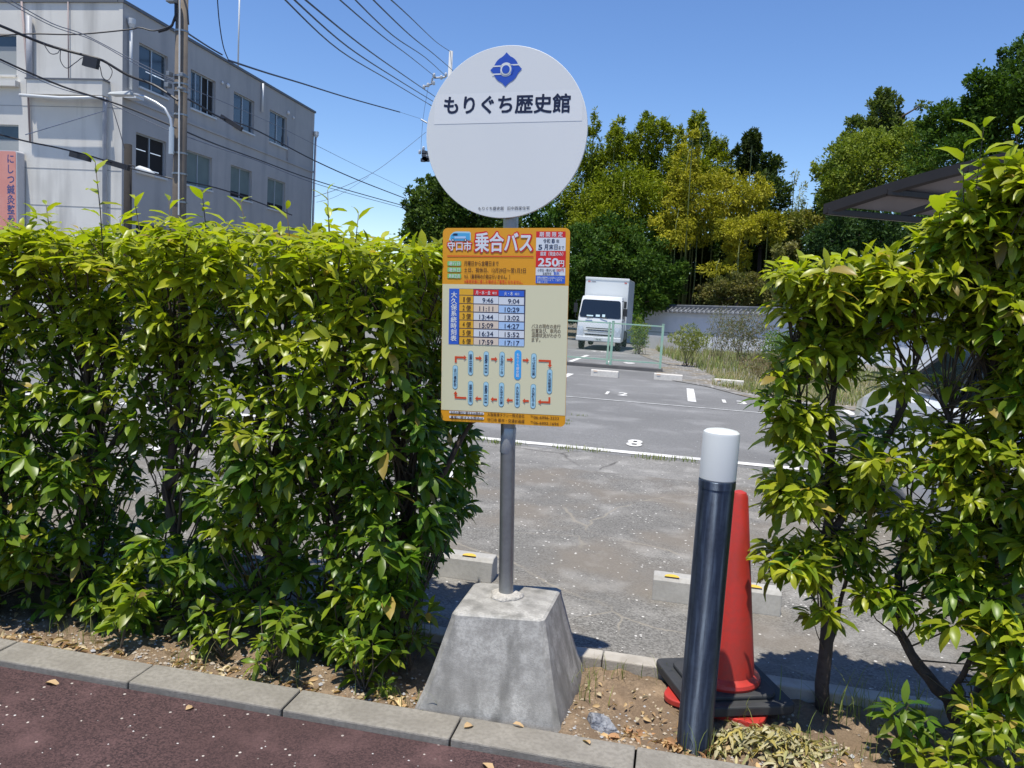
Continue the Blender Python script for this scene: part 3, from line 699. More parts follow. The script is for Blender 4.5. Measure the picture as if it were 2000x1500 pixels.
def trunk_mesh(paths, name, parent, m=None):
    mb = MB(); L_ = TRP.setdefault(parent.name, [])
    for pts, _a, _b in paths:
        for i in range(len(pts)-1):
            for k in range(6): L_.append(Vector(pts[i]).lerp(Vector(pts[i+1]), k/6))
    for pts, r0, r1 in paths:
        pts = [Vector(p) for p in pts]; fine = []
        for i in range(len(pts)-1):
            for t in (0, .33, .66): fine.append(pts[i].lerp(pts[i+1], t)+Vector((random.gauss(0, .004), random.gauss(0, .004), 0)))
        fine.append(pts[-1]); q = len(fine)-1
        mb.tube(fine, [(r0+(r1-r0)*i/q)*(1+random.uniform(-.08, .12)) for i in range(q+1)], m or BARK, 10)
    return mb.build(name, parent, smooth=True)

# --- left hedge
def fnoise(x, z): return math.sin(x*3.1+z*2.3)*.5+math.sin(x*7.3-z*5.1+1)*.3+math.sin(x*13.1+z*11.7+2)*.2
hx0, hx1 = -5.2, -.95
hd = thing('hedge', 'dense leafy hedge with lime green top left of the bus stop sign', 'hedge', (-2.4, 2.95, -.03))
tips, dirs, lime = [], [], []
def hedge_top(x): return 1.59+.05*fnoise(x, 0)+max(0, random.gauss(0, .035))
N_FRONT, N_TOP, N_END, N_IN = 1500, 900, 240, 2400
for i in range(N_FRONT):       # front face
    x_ = hx0+(hx1-hx0)*random.random()**.75; z_ = random.uniform(.0, 1.60)
    f = fnoise(x_, z_)
    if z_ < 1.15 and f > .25 and random.random() < .6: continue   # hollows
    y_ = 2.74-.05*math.sin(z_*2)+.10*f+random.uniform(0, .12)
    if z_ < .3: y_ += .03
    tips.append((x_, y_, z_)); dirs.append((random.gauss(0, .45), -1, random.uniform(.1, 1.0))); lime.append(np.clip((z_-.75)/.75, 0, 1)**1.2*.85+(.45 if random.random() < .2 else 0)+.18)
for i in range(N_TOP):
    x_ = random.uniform(hx0, hx1+.06); y_ = random.uniform(2.66, 3.4)
    z_ = hedge_top(x_)-random.random()**2*.18+.02
    tips.append((x_, y_, z_)); dirs.append((random.gauss(0, .35), random.gauss(-.25, .35), 1)); lime.append(random.uniform(.7, 1))
for i in range(N_END):         # end face towards the sign
    z_ = random.uniform(.25, 1.6); y_ = random.uniform(2.7, 3.4)
    x_ = hx1+.05*fnoise(y_*3, z_)+.03*math.sin(z_*4)+(.06 if .5 < z_ < 1.1 else 0)-(.14*(.55-z_)/.55 if z_ < .55 else 0)
    tips.append((x_, y_, z_)); dirs.append((1, random.gauss(-.3, .4), random.uniform(-.1, .8))); lime.append(np.clip((z_-1.0)/.6, 0, 1)*.8+.05)
for i in range(N_IN):
    x_ = random.uniform(hx0, hx1-.05); y_ = random.uniform(2.85, 3.45); z_ = random.uniform(.02, 1.5)
    f = fnoise(x_, z_)
    if z_ < 1.1 and f > .3 and random.random() < .5: continue
    tips.append((x_, y_, z_)); dirs.append((random.gauss(0, .8), random.gauss(0, .8), random.uniform(-.2, 1))); lime.append(.1)
arr = clusters(np.array(tips), np.array(dirs), (6, 9), (.055, .125), np.array(lime), brown=.018)
np_mesh('foliage', *arr, LEAF, hd)
segs = []
TR = [(-1.02, 3.0), (-1.30, 2.98), (-1.62, 3.02), (-2.05, 3.0), (-2.5, 3.02), (-3.0, 3.0), (-3.6, 3.0), (-4.4, 3.0)]
for t_ in tips[::3]:
    bx_ = min(TR, key=lambda p: abs(p[0]-t_[0])+random.random()*.4); 
    a_ = Vector((bx_[0]+(t_[0]-bx_[0])*.5, bx_[1]+(t_[1]-bx_[1])*.45, max(.1, t_[2]-.25))); segs.append((a_, t_, .004, .0015))
    if random.random() < .45: segs.append(((bx_[0]+random.gauss(0, .02), bx_[1], max(.05, t_[2]-.55)), a_, .008, .004))
twigs_mesh(segs, TWIG, 'twigs', hd)
for (tx, ty) in TR:
    pts = [(tx, ty, -.06)]
    for z_ in (.25, .55, .85, 1.15, 1.4): pts.append((pts[-1][0]+random.gauss(0, .05), ty+random.gauss(0, .03), z_))
    paths = [(pts, .026, .010)]
    b0 = Vector(pts[2]); paths.append(([b0, b0+Vector((random.choice((-1, 1))*.16, -.03, .2)), b0+Vector((random.choice((-1, 1))*.3, 0, .5))], .015, .006))
    trunk_mesh(paths, 'trunk', hd)
# tall shoots standing out of the top
def shoot(parent, base, tip, n, L, lime_=.85, name='shoot', droop=.5):
    base = Vector(base); tip = Vector(tip); mb = MB(); mid = base.lerp(tip, .5)+Vector((random.gauss(0, .012), 0, 0))
    mb.tube([base, mid, tip], [.0028, .0022, .0012], TWIG, 5); st = mb.build(name, parent, smooth=True)
    T = np.linspace(.35, 1, n); P_ = np.array([tuple(base.lerp(tip, t)) for t in T]); ax = norm(np.array(tip-base)[None])
    ph = np.arange(n)*2.4+random.random()*6; D = np.stack([np.cos(ph), np.sin(ph), .35+0*ph], 1)+rng.normal(0, .15, (n, 3))
    D[-2:] += ax*1.0
    Ls = L*(.8+.4*rng.random(n))*(1-.35*(T > .93)); arr = leaf_arrays(P_, D, np.tile([0, 0, 1.], (n, 1))+rng.normal(0, .2, (n, 3)), Ls, Ls*.38, pick_cols(n, np.full(n, lime_), 0), droop=droop)
    np_mesh('shoot_leaves', *arr, LEAF, st)
    return st
for px_, top_, n in ((186, 318, 7), (262, 388, 6), (395, 378, 9), (640, 372, 6), (700, 418, 7), (90, 400, 6), (330, 392, 6), (640, 405, 5), (560, 408, 5), (470, 395, 6)):
    tip = atY(px_, top_, random.uniform(2.8, 3.0)); sh = shoot(hd, (tip.x+random.uniform(.0, .05), tip.y, 1.5), tip, n, .085)
# low suckers at the hedge foot, each a small plant
def sucker(label, x, y, z, w, h, n, ln=(.06, .1), lime_=.25, name='sapling'):
    t = thing(name, label, 'sapling', (x, y, -.03)); tp, dr, lm = [], [], []
    segs = []
    for i in range(n):
        a = random.random()*6.28; r = w*math.sqrt(random.random()); zz = z+h*random.uniform(.15, 1)*(1-.3*r/w)
        p = (x+r*math.cos(a), y+r*.7*math.sin(a), zz); tp.append(p); dr.append((math.cos(a)*.5, math.sin(a)*.5-.3, .8)); lm.append(lime_+random.uniform(-.1, .25))
        segs.append(((x+random.gauss(0, .01), y, -.03), p, .003, .0015))
    twigs_mesh(segs, TWIG, 'stem', t); np_mesh('leaves', *clusters(np.array(tp), np.array(dr), (6, 9), ln, np.array(lm)), LEAF, t)
    return t
sucker('leafy sapling leaning over the kerb under the left end of the hedge', -2.06, 2.66, .0, .09, .26, 5, (.09, .12))
sucker('leafy sapling growing low at the kerb below the middle of the hedge', -1.40, 2.66, .0, .15, .30, 12)
sucker('small lime sapling just left of the concrete block at the kerb', -1.03, 2.64, -.02, .13, .33, 14)
sucker('low sapling tucked between the hedge and the block', -.93, 2.86, .0, .09, .36, 8)
sucker('sapling of the hedge foot behind the second kerb joint', -1.66, 2.74, .0, .10, .24, 7)

# --- right shrubs
def blob_foliage(blobs, parent, nl=(6, 10), ln=(.055, .112), name='foliage'):
    tp, dr, lm = [], [], []
    for (cx, cy, cz, rx, ry, rz, n, l0) in blobs:
        for i in range(max(4, int(n*1.22))):
            v = norm(rng.normal(0, 1, 3)); r = rng.random()**.45
            p = (cx+v[0]*rx*r, cy+v[1]*ry*r, cz+v[2]*rz*r); tp.append(p)
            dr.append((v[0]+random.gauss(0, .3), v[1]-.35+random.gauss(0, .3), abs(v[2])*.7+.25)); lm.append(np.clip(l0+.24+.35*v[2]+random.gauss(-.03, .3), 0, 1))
    np_mesh(name, *clusters(np.array(tp), np.array(dr), nl, ln, np.array(lm), brown=.03, droop=.5), LEAF, parent)
    return tp
def px_blob(x, y, rx, ry, Y, n, lime_, ry3=.16):
    p = atY(x, y, Y); k = (p-EYE).dot(CF)/F_; return (p.x, p.y, p.z, rx*k, ry3, ry*k, n, lime_)
sh1 = thing('shrub', 'tall open shrub with straight dark trunk behind the heap of dry leaves', 'shrub', (.64, 3.07, -.03))
B1 = [px_blob(1600, 560, 105, 75, 2.95, 62, .75), px_blob(1740, 545, 90, 65, 2.95, 50, .8), px_blob(1590, 690, 85, 70, 3.0, 36, .45), px_blob(1560, 830, 65, 60, 2.95, 36, .65),
      px_blob(1660, 640, 80, 60, 3.05, 30, .6), px_blob(1690, 820, 45, 35, 3.05, 7, .4), px_blob(1545, 950, 60, 50, 2.95, 34, .55), px_blob(1555, 1090, 75, 50, 2.9, 32, .5), px_blob(1650, 940, 70, 60, 3.05, 26, .35),
      px_blob(1720, 900, 60, 35, 2.95, 13, .75), px_blob(1655, 1060, 70, 60, 3.1, 26, .2), px_blob(1760, 1010, 60, 50, 3.0, 16, .3), px_blob(1620, 1190, 50, 30, 2.9, 7, .45), px_blob(1770, 630, 55, 35, 3.0, 14, .6), px_blob(1520, 740, 35, 60, 2.95, 12, .5)]
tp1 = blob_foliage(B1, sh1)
trunk_mesh([([(.64, 3.07, -.05), (.632, 3.08, .3), (.60, 3.10, .62), (.585, 3.1, .9), (.56, 3.08, 1.2), (.50, 3.05, 1.5)], .027, .008),
            ([(.60, 3.10, .62), (.70, 3.06, .85), (.80, 3.05, 1.15), (.84, 3.0, 1.5)], .016, .006), ([(.585, 3.1, .9), (.45, 3.0, 1.1), (.38, 2.98, 1.4)], .012, .005),
            ([(.632, 3.08, .3), (.60, 3.06, .33), (.585, 3.05, .37)], .011, .009), ([(.64, 3.08, .2), (.69, 3.1, .5), (.75, 3.08, .8)], .010, .005)], 'trunk', sh1)
segs = []
for p in tp1[::2]:
    tx = along(sh1, p); segs.append((tx, p, .0035, .0012))
twigs_mesh(segs, TWIG, 'twigs', sh1)
sh2 = thing('shrub', 'broad shrub with leaning branch and tall shoots at the right edge', 'shrub', (1.12, 2.98, -.03))
B2 = [px_blob(1860, 520, 90, 80, 2.95, 60, .6), px_blob(1960, 590, 90, 90, 2.9, 60, .5), px_blob(1930, 420, 80, 60, 2.95, 44, .7), px_blob(1965, 340, 45, 45, 2.9, 16, .75), px_blob(1860, 450, 50, 40, 2.95, 20, .7), px_blob(2000, 700, 50, 90, 2.9, 34, .4), px_blob(1880, 640, 70, 35, 3.0, 20, .5), px_blob(1900, 880, 90, 45, 2.9, 26, .55),
      px_blob(1830, 920, 75, 35, 2.95, 16, .6), px_blob(1980, 850, 60, 60, 2.85, 26, .55), px_blob(1800, 1080, 80, 60, 3.0, 30, .25), px_blob(1900, 1130, 80, 60, 2.9, 36, .25), px_blob(1990, 1050, 60, 70, 2.9, 26, .3), px_blob(1960, 1220, 70, 60, 2.85, 34, .3),
      px_blob(1830, 1200, 60, 30, 2.9, 9, .35), px_blob(1960, 790, 60, 50, 2.9, 22, .5), px_blob(1790, 830, 45, 40, 3.05, 9, .5), px_blob(1880, 980, 70, 40, 2.9, 18, .45), px_blob(1965, 960, 60, 60, 2.88, 20, .45), px_blob(1990, 480, 60, 80, 2.9, 34, .65), px_blob(1990, 370, 45, 60, 2.88, 18, .75), px_blob(1900, 1040, 60, 40, 2.95, 16, .3), px_blob(1750, 740, 40, 30, 3.05, 6, .5), px_blob(2050, 900, 60, 300, 2.9, 70, .35), px_blob(2120, 600, 90, 300, 2.95, 110, .4), px_blob(2060, 420, 70, 110, 2.95, 60, .6), px_blob(1985, 1310, 65, 55, 2.8, 30, .4), px_blob(1930, 1400, 60, 50, 2.78, 20, .4), px_blob(1720, 1150, 45, 35, 2.95, 10, .4), px_blob(1860, 740, 50, 20, 3.05, 3, .3)]
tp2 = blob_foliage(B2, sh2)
J = (1.12, 2.98, 0)
trunk_mesh([([(1.12, 2.98, -.05), (1.04, 2.98, .12), (.93, 3.0, .22), (.86, 3.02, .34), (.84, 3.04, .55), (.86, 3.04, .8)], .026, .010), ([(1.14, 2.98, -.05), (1.15, 3.0, .35), (1.12, 3.0, .75), (1.08, 3.0, 1.1), (1.02, 2.98, 1.5)], .028, .008),
            ([(1.18, 3.02, -.05), (1.28, 3.0, .5), (1.3, 3.0, 1.1), (1.28, 3.0, 1.7)], .022, .008), ([(1.12, 3.0, .75), (1.0, 3.02, .95), (.90, 3.0, 1.2)], .013, .006), ([(1.04, 2.98, .12), (1.06, 2.9, .3), (1.1, 2.86, .5)], .012, .006)], 'trunk', sh2)
segs = []
for p in tp2[::2]:
    tx = along(sh2, p); segs.append((tx, p, .0035, .0012))
twigs_mesh(segs, TWIG, 'twigs', sh2)
for px_, top_, bx_, by_, n in ((1922, 248, 1900, 560, 9), (1985, 245, 1975, 560, 12), (1882, 290, 1880, 560, 8), (1975, 330, 1960, 600, 9), (1835, 400, 1840, 560, 7), (2030, 240, 2010, 560, 12), (1940, 380, 1920, 560, 8)):
    shoot(sh2, atY(bx_, by_, 2.95), atY(px_, top_, 2.86), n, .12, .6, droop=.8)
sucker('dark green sapling in the shade below the leaning branch', .83, 2.80, .0, .10, .22, 8, (.07, .11), .05)
sucker('low yellow-tipped sapling at the kerb in the bottom right', .98, 2.72, -.02, .12, .16, 8, (.07, .1), .55)
sucker('green sapling at the right edge beside the yellow-tipped one', 1.14, 2.70, -.02, .13, .26, 14, (.07, .11), .2)

# heap of dried clippings, fallen leaves, grass
def curled(n, cx, cy, sx, sy, z0, hz, cols, ln=(.035, .075), wr=(.12, .26)):
    P_ = np.stack([cx+rng.normal(0, sx, n), cy+rng.normal(0, sy, n), np.zeros(n)], 1); d = np.exp(-(((P_[:, 0]-cx)/sx)**2+((P_[:, 1]-cy)/sy)**2)/2)
    P_[:, 2] = z0+hz*d*rng.random(n)+.004; a = rng.normal(1.15, .75, n)+np.pi*(rng.random(n) < .5)
    D = np.stack([np.cos(a), np.sin(a), rng.normal(.05, .22, n)], 1); L = ln[0]+(ln[1]-ln[0])*rng.random(n)
    C = np.array(cols)[rng.integers(0, len(cols), n)]*(.75+.5*rng.random((n, 1)))
    return leaf_arrays(P_, D, np.tile([0, 0, 1.], (n, 1))+rng.normal(0, .6, (n, 3)), L, L*(wr[0]+(wr[1]-wr[0])*rng.random(n)), C, droop=.5, fold=.6)
a1 = curled(520, .42, 2.72, .115, .055, -.03, .075, [(.34, .30, .14), (.42, .37, .20), (.28, .27, .12), (.40, .33, .10), (.46, .42, .26)])
np_mesh('dry_clippings', *a1, DRY)
stuff(bpy.data.objects['dry_clippings'], 'heap of dried olive-tan leaf clippings beside the cone and bollard', 'dry leaves')
a1 = curled(420, -1.6, 2.61, 1.2, .03, -.03, .01, [(.50, .38, .20), (.42, .28, .14), (.55, .45, .28), (.30, .18, .09)], (.02, .05), (.3, .5)); a2 = curled(70, -.93, 2.60, .07, .03, -.03, .02, [(.55, .42, .22), (.42, .28, .14)], (.02, .05), (.3, .5)); a3 = curled(110, .0, 2.62, .12, .03, -.03, .01, [(.50, .34, .17), (.36, .2, .1)], (.02, .06), (.3, .5))
a4 = curled(60, .75, 2.66, .2, .06, -.03, .015, [(.50, .36, .20), (.36, .22, .12), (.45, .34, .2)], (.02, .06), (.3, .5))
def join(*A):
    V, F, C, k = [], [], [], 0
    for v, f, c in A: V.append(v); F.append(f+k); C.append(c); k += len(v)
    return np.vstack(V), np.vstack(F), np.vstack(C)
a5 = curled(90, -.03, 2.86, .16, .11, -.03, .008, [(.45, .32, .17), (.30, .2, .11), (.5, .42, .28)], (.012, .035), (.3, .5)); a6 = curled(220, -2.0, 2.78, .8, .12, -.03, .012, [(.40, .28, .14), (.28, .18, .10), (.5, .4, .25)], (.015, .045), (.3, .5))
V_, Fq_, C_ = join(a1, a2, a3, a4, a5, a6); V_[:, 1] = np.clip(V_[:, 1], 2.556, 3.1)
stuff(np_mesh('leaf_litter', V_, Fq_, C_, DRY), 'dry brown leaf litter along the soil edge behind the kerb', 'leaf litter')
for lab, x_, y_, z_, ang, L in (('dry tan leaf lying on the kerb just left of the concrete block joint', -.60, 2.47, .002, 1.0, .05), ('curled pale leaf on the red sidewalk below the block', -.50, 2.33, -.024, -.5, .06), ('small tan leaf on the red sidewalk below the kerb middle', -1.55, 2.33, -.024, 1.3, .045),
                             ('cream leaf pair on the red sidewalk at the left', -2.12, 2.34, -.024, .2, .06), ('brown leaf at the foot of the concrete block', -.45, 2.545, .002, 0, .05), ('tan leaf resting on the kerb near the bollard', -.18, 2.50, .002, 2.2, .045),
                             ('pale leaf on the red sidewalk at the lower middle edge', -.36, 2.28, -.024, .8, .045)):
    P_ = np.array([[x_, y_, z_+.003]]); D = np.array([[math.cos(ang), math.sin(ang), .12]])
    o = np_mesh('fallen_leaf', *leaf_arrays(P_, D, np.array([[.2, .1, 1.]]), np.array([L]), np.array([L*.5]), np.array([[.52, .36, .20]]), droop=.5, fold=.5), DRY); tag(o, lab, 'leaf')
GRASS = leaf_mat('grass_blade', .6, .25, .3)
def blades(n, xf, yf, zf, hf, C0, C1, w=.0022, lean=.5, seedhead=False):
    X_, Y_ = xf(n), yf(n); h = hf(n); a = rng.random(n)*6.28
    base = np.stack([X_, Y_, np.array([zf(x, y) for x, y in zip(X_, Y_)])], 1)
    D = np.stack([np.cos(a), np.sin(a), 0*a], 1); Sd = np.stack([-np.sin(a), np.cos(a), 0*a], 1); ln_ = (rng.random(n)*lean)[:, None]
    ww = (w*(.7+.6*rng.random(n)))[:, None] if np.isscalar(w) else w[:, None]
    V = []
    for t, k in ((0, 1), (.4, .9), (.75, .6), (1, .1)):
        c = base+np.array([0, 0, 1.])*(h*t*(1-.2*t*t))[:, None]+D*(h[:, None]*ln_*t*t)
        V += [c-Sd*ww*k, c+Sd*ww*k]
    V = np.stack(V, 1).reshape(-1, 3); q = np.array([(0, 1, 3, 2), (2, 3, 5, 4), (4, 5, 7, 6)])
    Fq = (q[None]+(np.arange(n)*8)[:, None, None]).reshape(-1, 4); r = rng.random((n, 1)); C = np.array(C0)*(1-r)+np.array(C1)*r
    return V, Fq, np.repeat(C, 8, axis=0)
def tufts(cent, n, s, h, C0, C1, zf, w=.002, lean=.6):
    cent = np.array(cent); i = rng.integers(0, len(cent), n)
    return blades(n, lambda n_: cent[i, 0]+rng.normal(0, s, n), lambda n_: cent[i, 1]+rng.normal(0, s*.6, n), zf, lambda n_: h*(.4+.9*rng.random(n)), C0, C1, w, lean)
G1, G2 = (.10, .17, .03), (.26, .27, .08)
zs = lambda x, y: -.03
V_ = join(tufts([(-2.35, 2.68), (-2.2, 2.66), (-1.75, 2.62), (-1.3, 2.61), (-.95, 2.62), (.13, 2.60), (.22, 2.62), (.62, 2.68), (.72, 2.74), (.85, 2.7), (1.05, 2.72), (.33, 2.84), (-.24, 2.85), (-.25, 2.95), (-.245, 3.03), (-.82, 2.58), (-.1, 3.07), (.05, 3.08), (.56, 2.8)], 260, .035, .11, G1, G2, zs, .0013),
          tufts([(-1.0, 3.05), (-1.1, 3.15), (-.9, 3.1), (.8, 3.05), (1.0, 3.1), (.7, 3.0)], 160, .06, .2, G1, G2, zs, .0015))
stuff(np_mesh('grass', *V_, GRASS), 'thin green grass blades in the planting strip', 'grass')
V_ = join(tufts([(-1.55, 7.66), (-1.7, 7.64), (-1.0, 7.68), (-.72, 7.7), (-.2, 7.6), (-.05, 7.62), (.15, 7.64), (-1.9, 7.7), (-1.6, 7.7)], 420, .07, .05, (.12, .2, .03), (.3, .3, .1), lambda x, y: 0, .003),
          tufts([(-1.25, 9.4), (-1.2, 10.3), (-1.3, 9.7), (-2.0, 7.7)], 90, .05, .04, (.12, .18, .03), (.25, .27, .1), lambda x, y: gz(y), .003))
stuff(np_mesh('pavement_grass', *V_, GRASS), 'grass tufts growing in the joint along the white bay line', 'grass')

# ------------------------------------------------------------------ weeds area at the back right
mb = MB()
def gv(poly, dz): mb.add([(x, y, gz(y)+dz) for x, y in poly], [tuple(range(len(poly)))], m_grav)
gv([(-.3, 18.2), (.6, 17.0), (1.3, 15.2), (2.6, 14.3), (6, 13.6), (14, 13.4), (14, 24), (-.2, 24), (-.6, 21.5)], .012)
gv([(-.2, 24), (14, 24), (14, 44), (-1.6, 44), (-2.0, 33), (-.9, 27)], .012)
struct(mb.build('gravel_verge'))
DRYG1, DRYG2 = (.42, .34, .20), (.22, .22, .09)
def edge_x(y): return np.interp(y, [14.5, 16, 17.5, 20, 24, 30, 42], [2.6, 1.2, .6, .8, .3, -.7, -1.6])
def fld(n, y0, y1, C0, C1, h, w, lean=.7, dx=6.5):
    y = y0+(y1-y0)*rng.random(n); x = edge_x(y)+.15+rng.random(n)**1.1*dx
    return blades(n, lambda k: x, lambda k: y, lambda a, b: gz(b), lambda k: h*(.3+.9*rng.random(n)), C0, C1, w, lean)
V_ = join(fld(9000, 15, 22, DRYG1, (.17, .2, .06), .2, .006), fld(7000, 22, 38, (.28, .27, .11), (.12, .19, .04), .30, .009), fld(3500, 15, 20, (.10, .17, .03), (.2, .24, .06), .16, .007),
          fld(1100, 19, 36, (.3, .24, .14), (.36, .3, .2), .7, .005, .3))
stuff(np_mesh('dry_grass', *V_, GRASS), 'patch of dry straw-coloured grass and weeds below the white wall', 'weeds')
def weed_bush(label, px_, py_, rx, ry, Y, n, C0, C1, s=.09, thin=.3, name='weed_bush', cat='bush'):
    c = atY(px_, py_, Y); k = (c-EYE).dot(CF)/F_; t = thing(name, label, cat, (c.x, c.y, gz(c.y)))
    v = norm(rng.normal(0, 1, (n, 3))); r = rng.random((n, 1))**.4; lob = 1+.25*np.sin(v[:, :1]*5+px_)*np.cos(v[:, 2:]*4)
    P_ = np.array([[c.x, c.y, c.z]])+v*r*lob*np.array([[rx*k, rx*k*.7, ry*k]]); P_[:, 2] = np.maximum(P_[:, 2], gz(c.y)+.02)
    D = norm(rng.normal(0, 1, (n, 3))+np.array([0, 0, .8])); q = rng.random((n, 1))
    np_mesh('foliage', *quad_leaves(P_, D, rng.normal(0, 1, (n, 3)), s*(.6+.8*rng.random(n)), s*thin*(.6+.8*rng.random(n)), np.array(C0)*(1-q)+np.array(C1)*q), TLEAF, t)
    segs = [((c.x+random.gauss(0, .1), c.y, gz(c.y)), tuple(P_[i]), .008, .003) for i in range(0, n, max(1, n//14))]
    twigs_mesh(segs, TWIG, 'stems', t); return t
weed_bush('tall green-brown weed bush with purplish stems in front of the wall middle', 1455, 655, 60, 48, 27, 3200, (.10, .14, .05), (.22, .17, .12), .10, .25)
weed_bush('low grassy weed clump right of the fence end with yellow flecks', 1350, 665, 42, 28, 24, 1500, (.13, .18, .05), (.3, .3, .08), .12, .2)
weed_bush('bright green weed bush at the far right of the verge', 1535, 680, 48, 34, 22, 2600, (.10, .19, .03), (.16, .24, .05), .07, .4)
weed_bush('brown dried bramble clump between green bush and wheel stop', 1500, 715, 60, 26, 19.5, 2200, (.24, .18, .12), (.17, .15, .07), .07, .2)
weed_bush('thin tall weeds standing before the wall near the right bushes', 1405, 640, 28, 45, 29, 900, (.12, .15, .07), (.25, .22, .15), .10, .18)
weed_bush('green weeds in the shade beside the truck', 1250, 655, 20, 35, 30, 1100, (.10, .19, .03), (.25, .28, .06), .10, .35)
weed_bush('ivy-like green shrub at the left end of the wall', 1243, 625, 10, 30, 41, 500, (.08, .17, .02), (.14, .25, .04), .14, .5)

# ------------------------------------------------------------------ tiled plaster wall
PLAST = mat('white_plaster', (.66, .69, .74), .85, var=[(.7, .35), (3, .3)], col2=(.52, .56, .62), bump=(20, .2, .01)); TILE = mat('grey_roof_tile', (.085, .095, .11), .45, var=[(4, .5)], col2=(.16, .17, .185)); TEND = mat('tile_end_white', (.62, .63, .66), .6)
A = Vector((-3.6, 44.5, 0)); Bv = Vector((13.5, 32.3, 0)); dw = (Bv-A); LW = dw.length; dw.normalize(); nw = Vector((dw.y, -dw.x, 0))  # towards camera
if nw.y > 0: nw = -nw
pw = thing('plaster_wall', 'long white plaster wall with grey tiled coping behind the weeds', 'wall', (A.x, A.y, -.6))
XW = Matrix.Identity(4)
for i in range(3): XW[i][0] = dw[i]; XW[i][1] = nw[i]; XW[i][3] = A[i]
ztop = lambda s: 1.18+(1.70-1.18)*(s/LW)*1.15
def wbox(mb, s0, s1, n0, n1, za, zb, m):   # za, zb offsets from the top line
    mb.add([XW @ Vector((s, n, ztop(s)+z)) for s, n, z in ((s0, n0, za), (s1, n0, za), (s1, n1, za), (s0, n1, za), (s0, n0, zb), (s1, n0, zb), (s1, n1, zb), (s0, n1, zb))], [(0, 1, 2, 3), (4, 7, 6, 5), (0, 4, 5, 1), (1, 5, 6, 2), (2, 6, 7, 3), (3, 7, 4, 0)], m)
mb = MB(); wbox(mb, 0, LW, -.12, .12, -2.6, -.10, PLAST); wbox(mb, 0, LW, .12, .16, -.32, -.10, PLAST); mb.build('wall_face', pw)
mb = MB(); wbox(mb, 0, LW, -.125, .135, -1.22, -1.17, mat('wall_line', (.30, .33, .38), .8)); mb.build('band', pw)
mb = MB()
for sgn in (-1, 1):
    mb.add([XW @ Vector((s, n*sgn, ztop(s)+z)) for s, n, z in ((0, 0, .10), (LW, 0, .10), (LW, .38, -.10), (0, .38, -.10), (0, .38, -.14), (LW, .38, -.14))], [(0, 1, 2, 3), (3, 2, 5, 4)], TILE)
s_ = .1
while s_ < LW:
    mb.tube([XW @ Vector((s_, .02, ztop(s_)+.115)), XW @ Vector((s_, .40, ztop(s_)-.085))], .055, TILE, 8); s_ += .27
mb.build('roof_tiles', pw, autos=40)
mb = MB(); s_ = .1
while s_ < LW:
    mb.tube([XW @ Vector((s_, .398, ztop(s_)-.085)), XW @ Vector((s_, .412, ztop(s_)-.092))], .066, TEND, 8); s_ += .27
mb.build('tile_ends', pw)
mb = MB(); wbox(mb, 0, LW, -.10, .10, .08, .17, TILE); mb.tube([XW @ Vector((s, 0, ztop(s)+.19)) for s in (0, LW)], .07, TILE, 10)
mb.build('ridge', pw, autos=40)
# ribbed white panels leaning at the wall foot
wp = thing('ribbed_panel', 'low white ribbed panel fence at the foot of the wall behind the green fence', 'panel', (-1.0, 36, gz(36)))
mb = MB(); RP = mat('white_ribbed', (.55, .56, .58), .7, var=[(3, .4)], col2=(.42, .44, .47)); p0 = atY(1262, 655, 37); p1 = atY(1375, 662, 33.5); n_ = 34
for i in range(n_):
    q = p0.lerp(p1, i/n_); zb = gz(q.y)-.1; zt = p0.z+(p1.z-p0.z)*i/n_
    mb.box(q.x-.03, q.x+.035, q.y-.02, q.y+.02, zb, zt+.02, RP)
mb.build('slats', wp)
mb = MB(); mb.hexa([(p0.x, p0.y+.05, gz(37)-.1), (p1.x, p1.y+.05, gz(33)-.1), (p1.x, p1.y+.08, gz(33)-.1), (p0.x, p0.y+.08, gz(37)-.1)], [(p0.x, p0.y+.05, p0.z-.05), (p1.x, p1.y+.05, p1.z-.05), (p1.x, p1.y+.08, p1.z-.05), (p0.x, p0.y+.08, p0.z-.05)], RP); mb.build('rail', wp)

# ------------------------------------------------------------------ green mesh fence
FG = mat('fence_green', (.30, .50, .38), .5, var=[(8, .5)], col2=(.45, .52, .36))
fx = [-.42, -1.68, -3.68, -5.68, -7.68]; FY = 20.6; fzb = gz(FY)+.10; fzt = atY(1196, 629, FY).z
fe = thing('mesh_fence', 'pale green chain-link fence in front of the white truck', 'fence', (-1.7, FY, gz(FY)))
fcurb = MB(); fcurb.box(-9, -.35, FY-.12, FY+.12, gz(FY)-.1, gz(FY)+.09, mat('dark_kerb', (.13, .125, .12), .9, var=[(3, .5)])); fcurb.build('footing', fe, bevel=.01)
for x_ in fx:
    mb = MB(); mb.box(x_-.03, x_+.03, FY-.03, FY+.03, gz(FY), fzt+.02, FG); mb.box(x_-.034, x_+.034, FY-.034, FY+.034, fzt+.02, fzt+.035, FG); mb.build('post', fe)
    if x_ == fx[1]: mb = MB(); mb.box(x_-.115, x_-.065, FY-.02, FY+.02, gz(FY)+.1, fzt, FG); mb.build('post', fe)
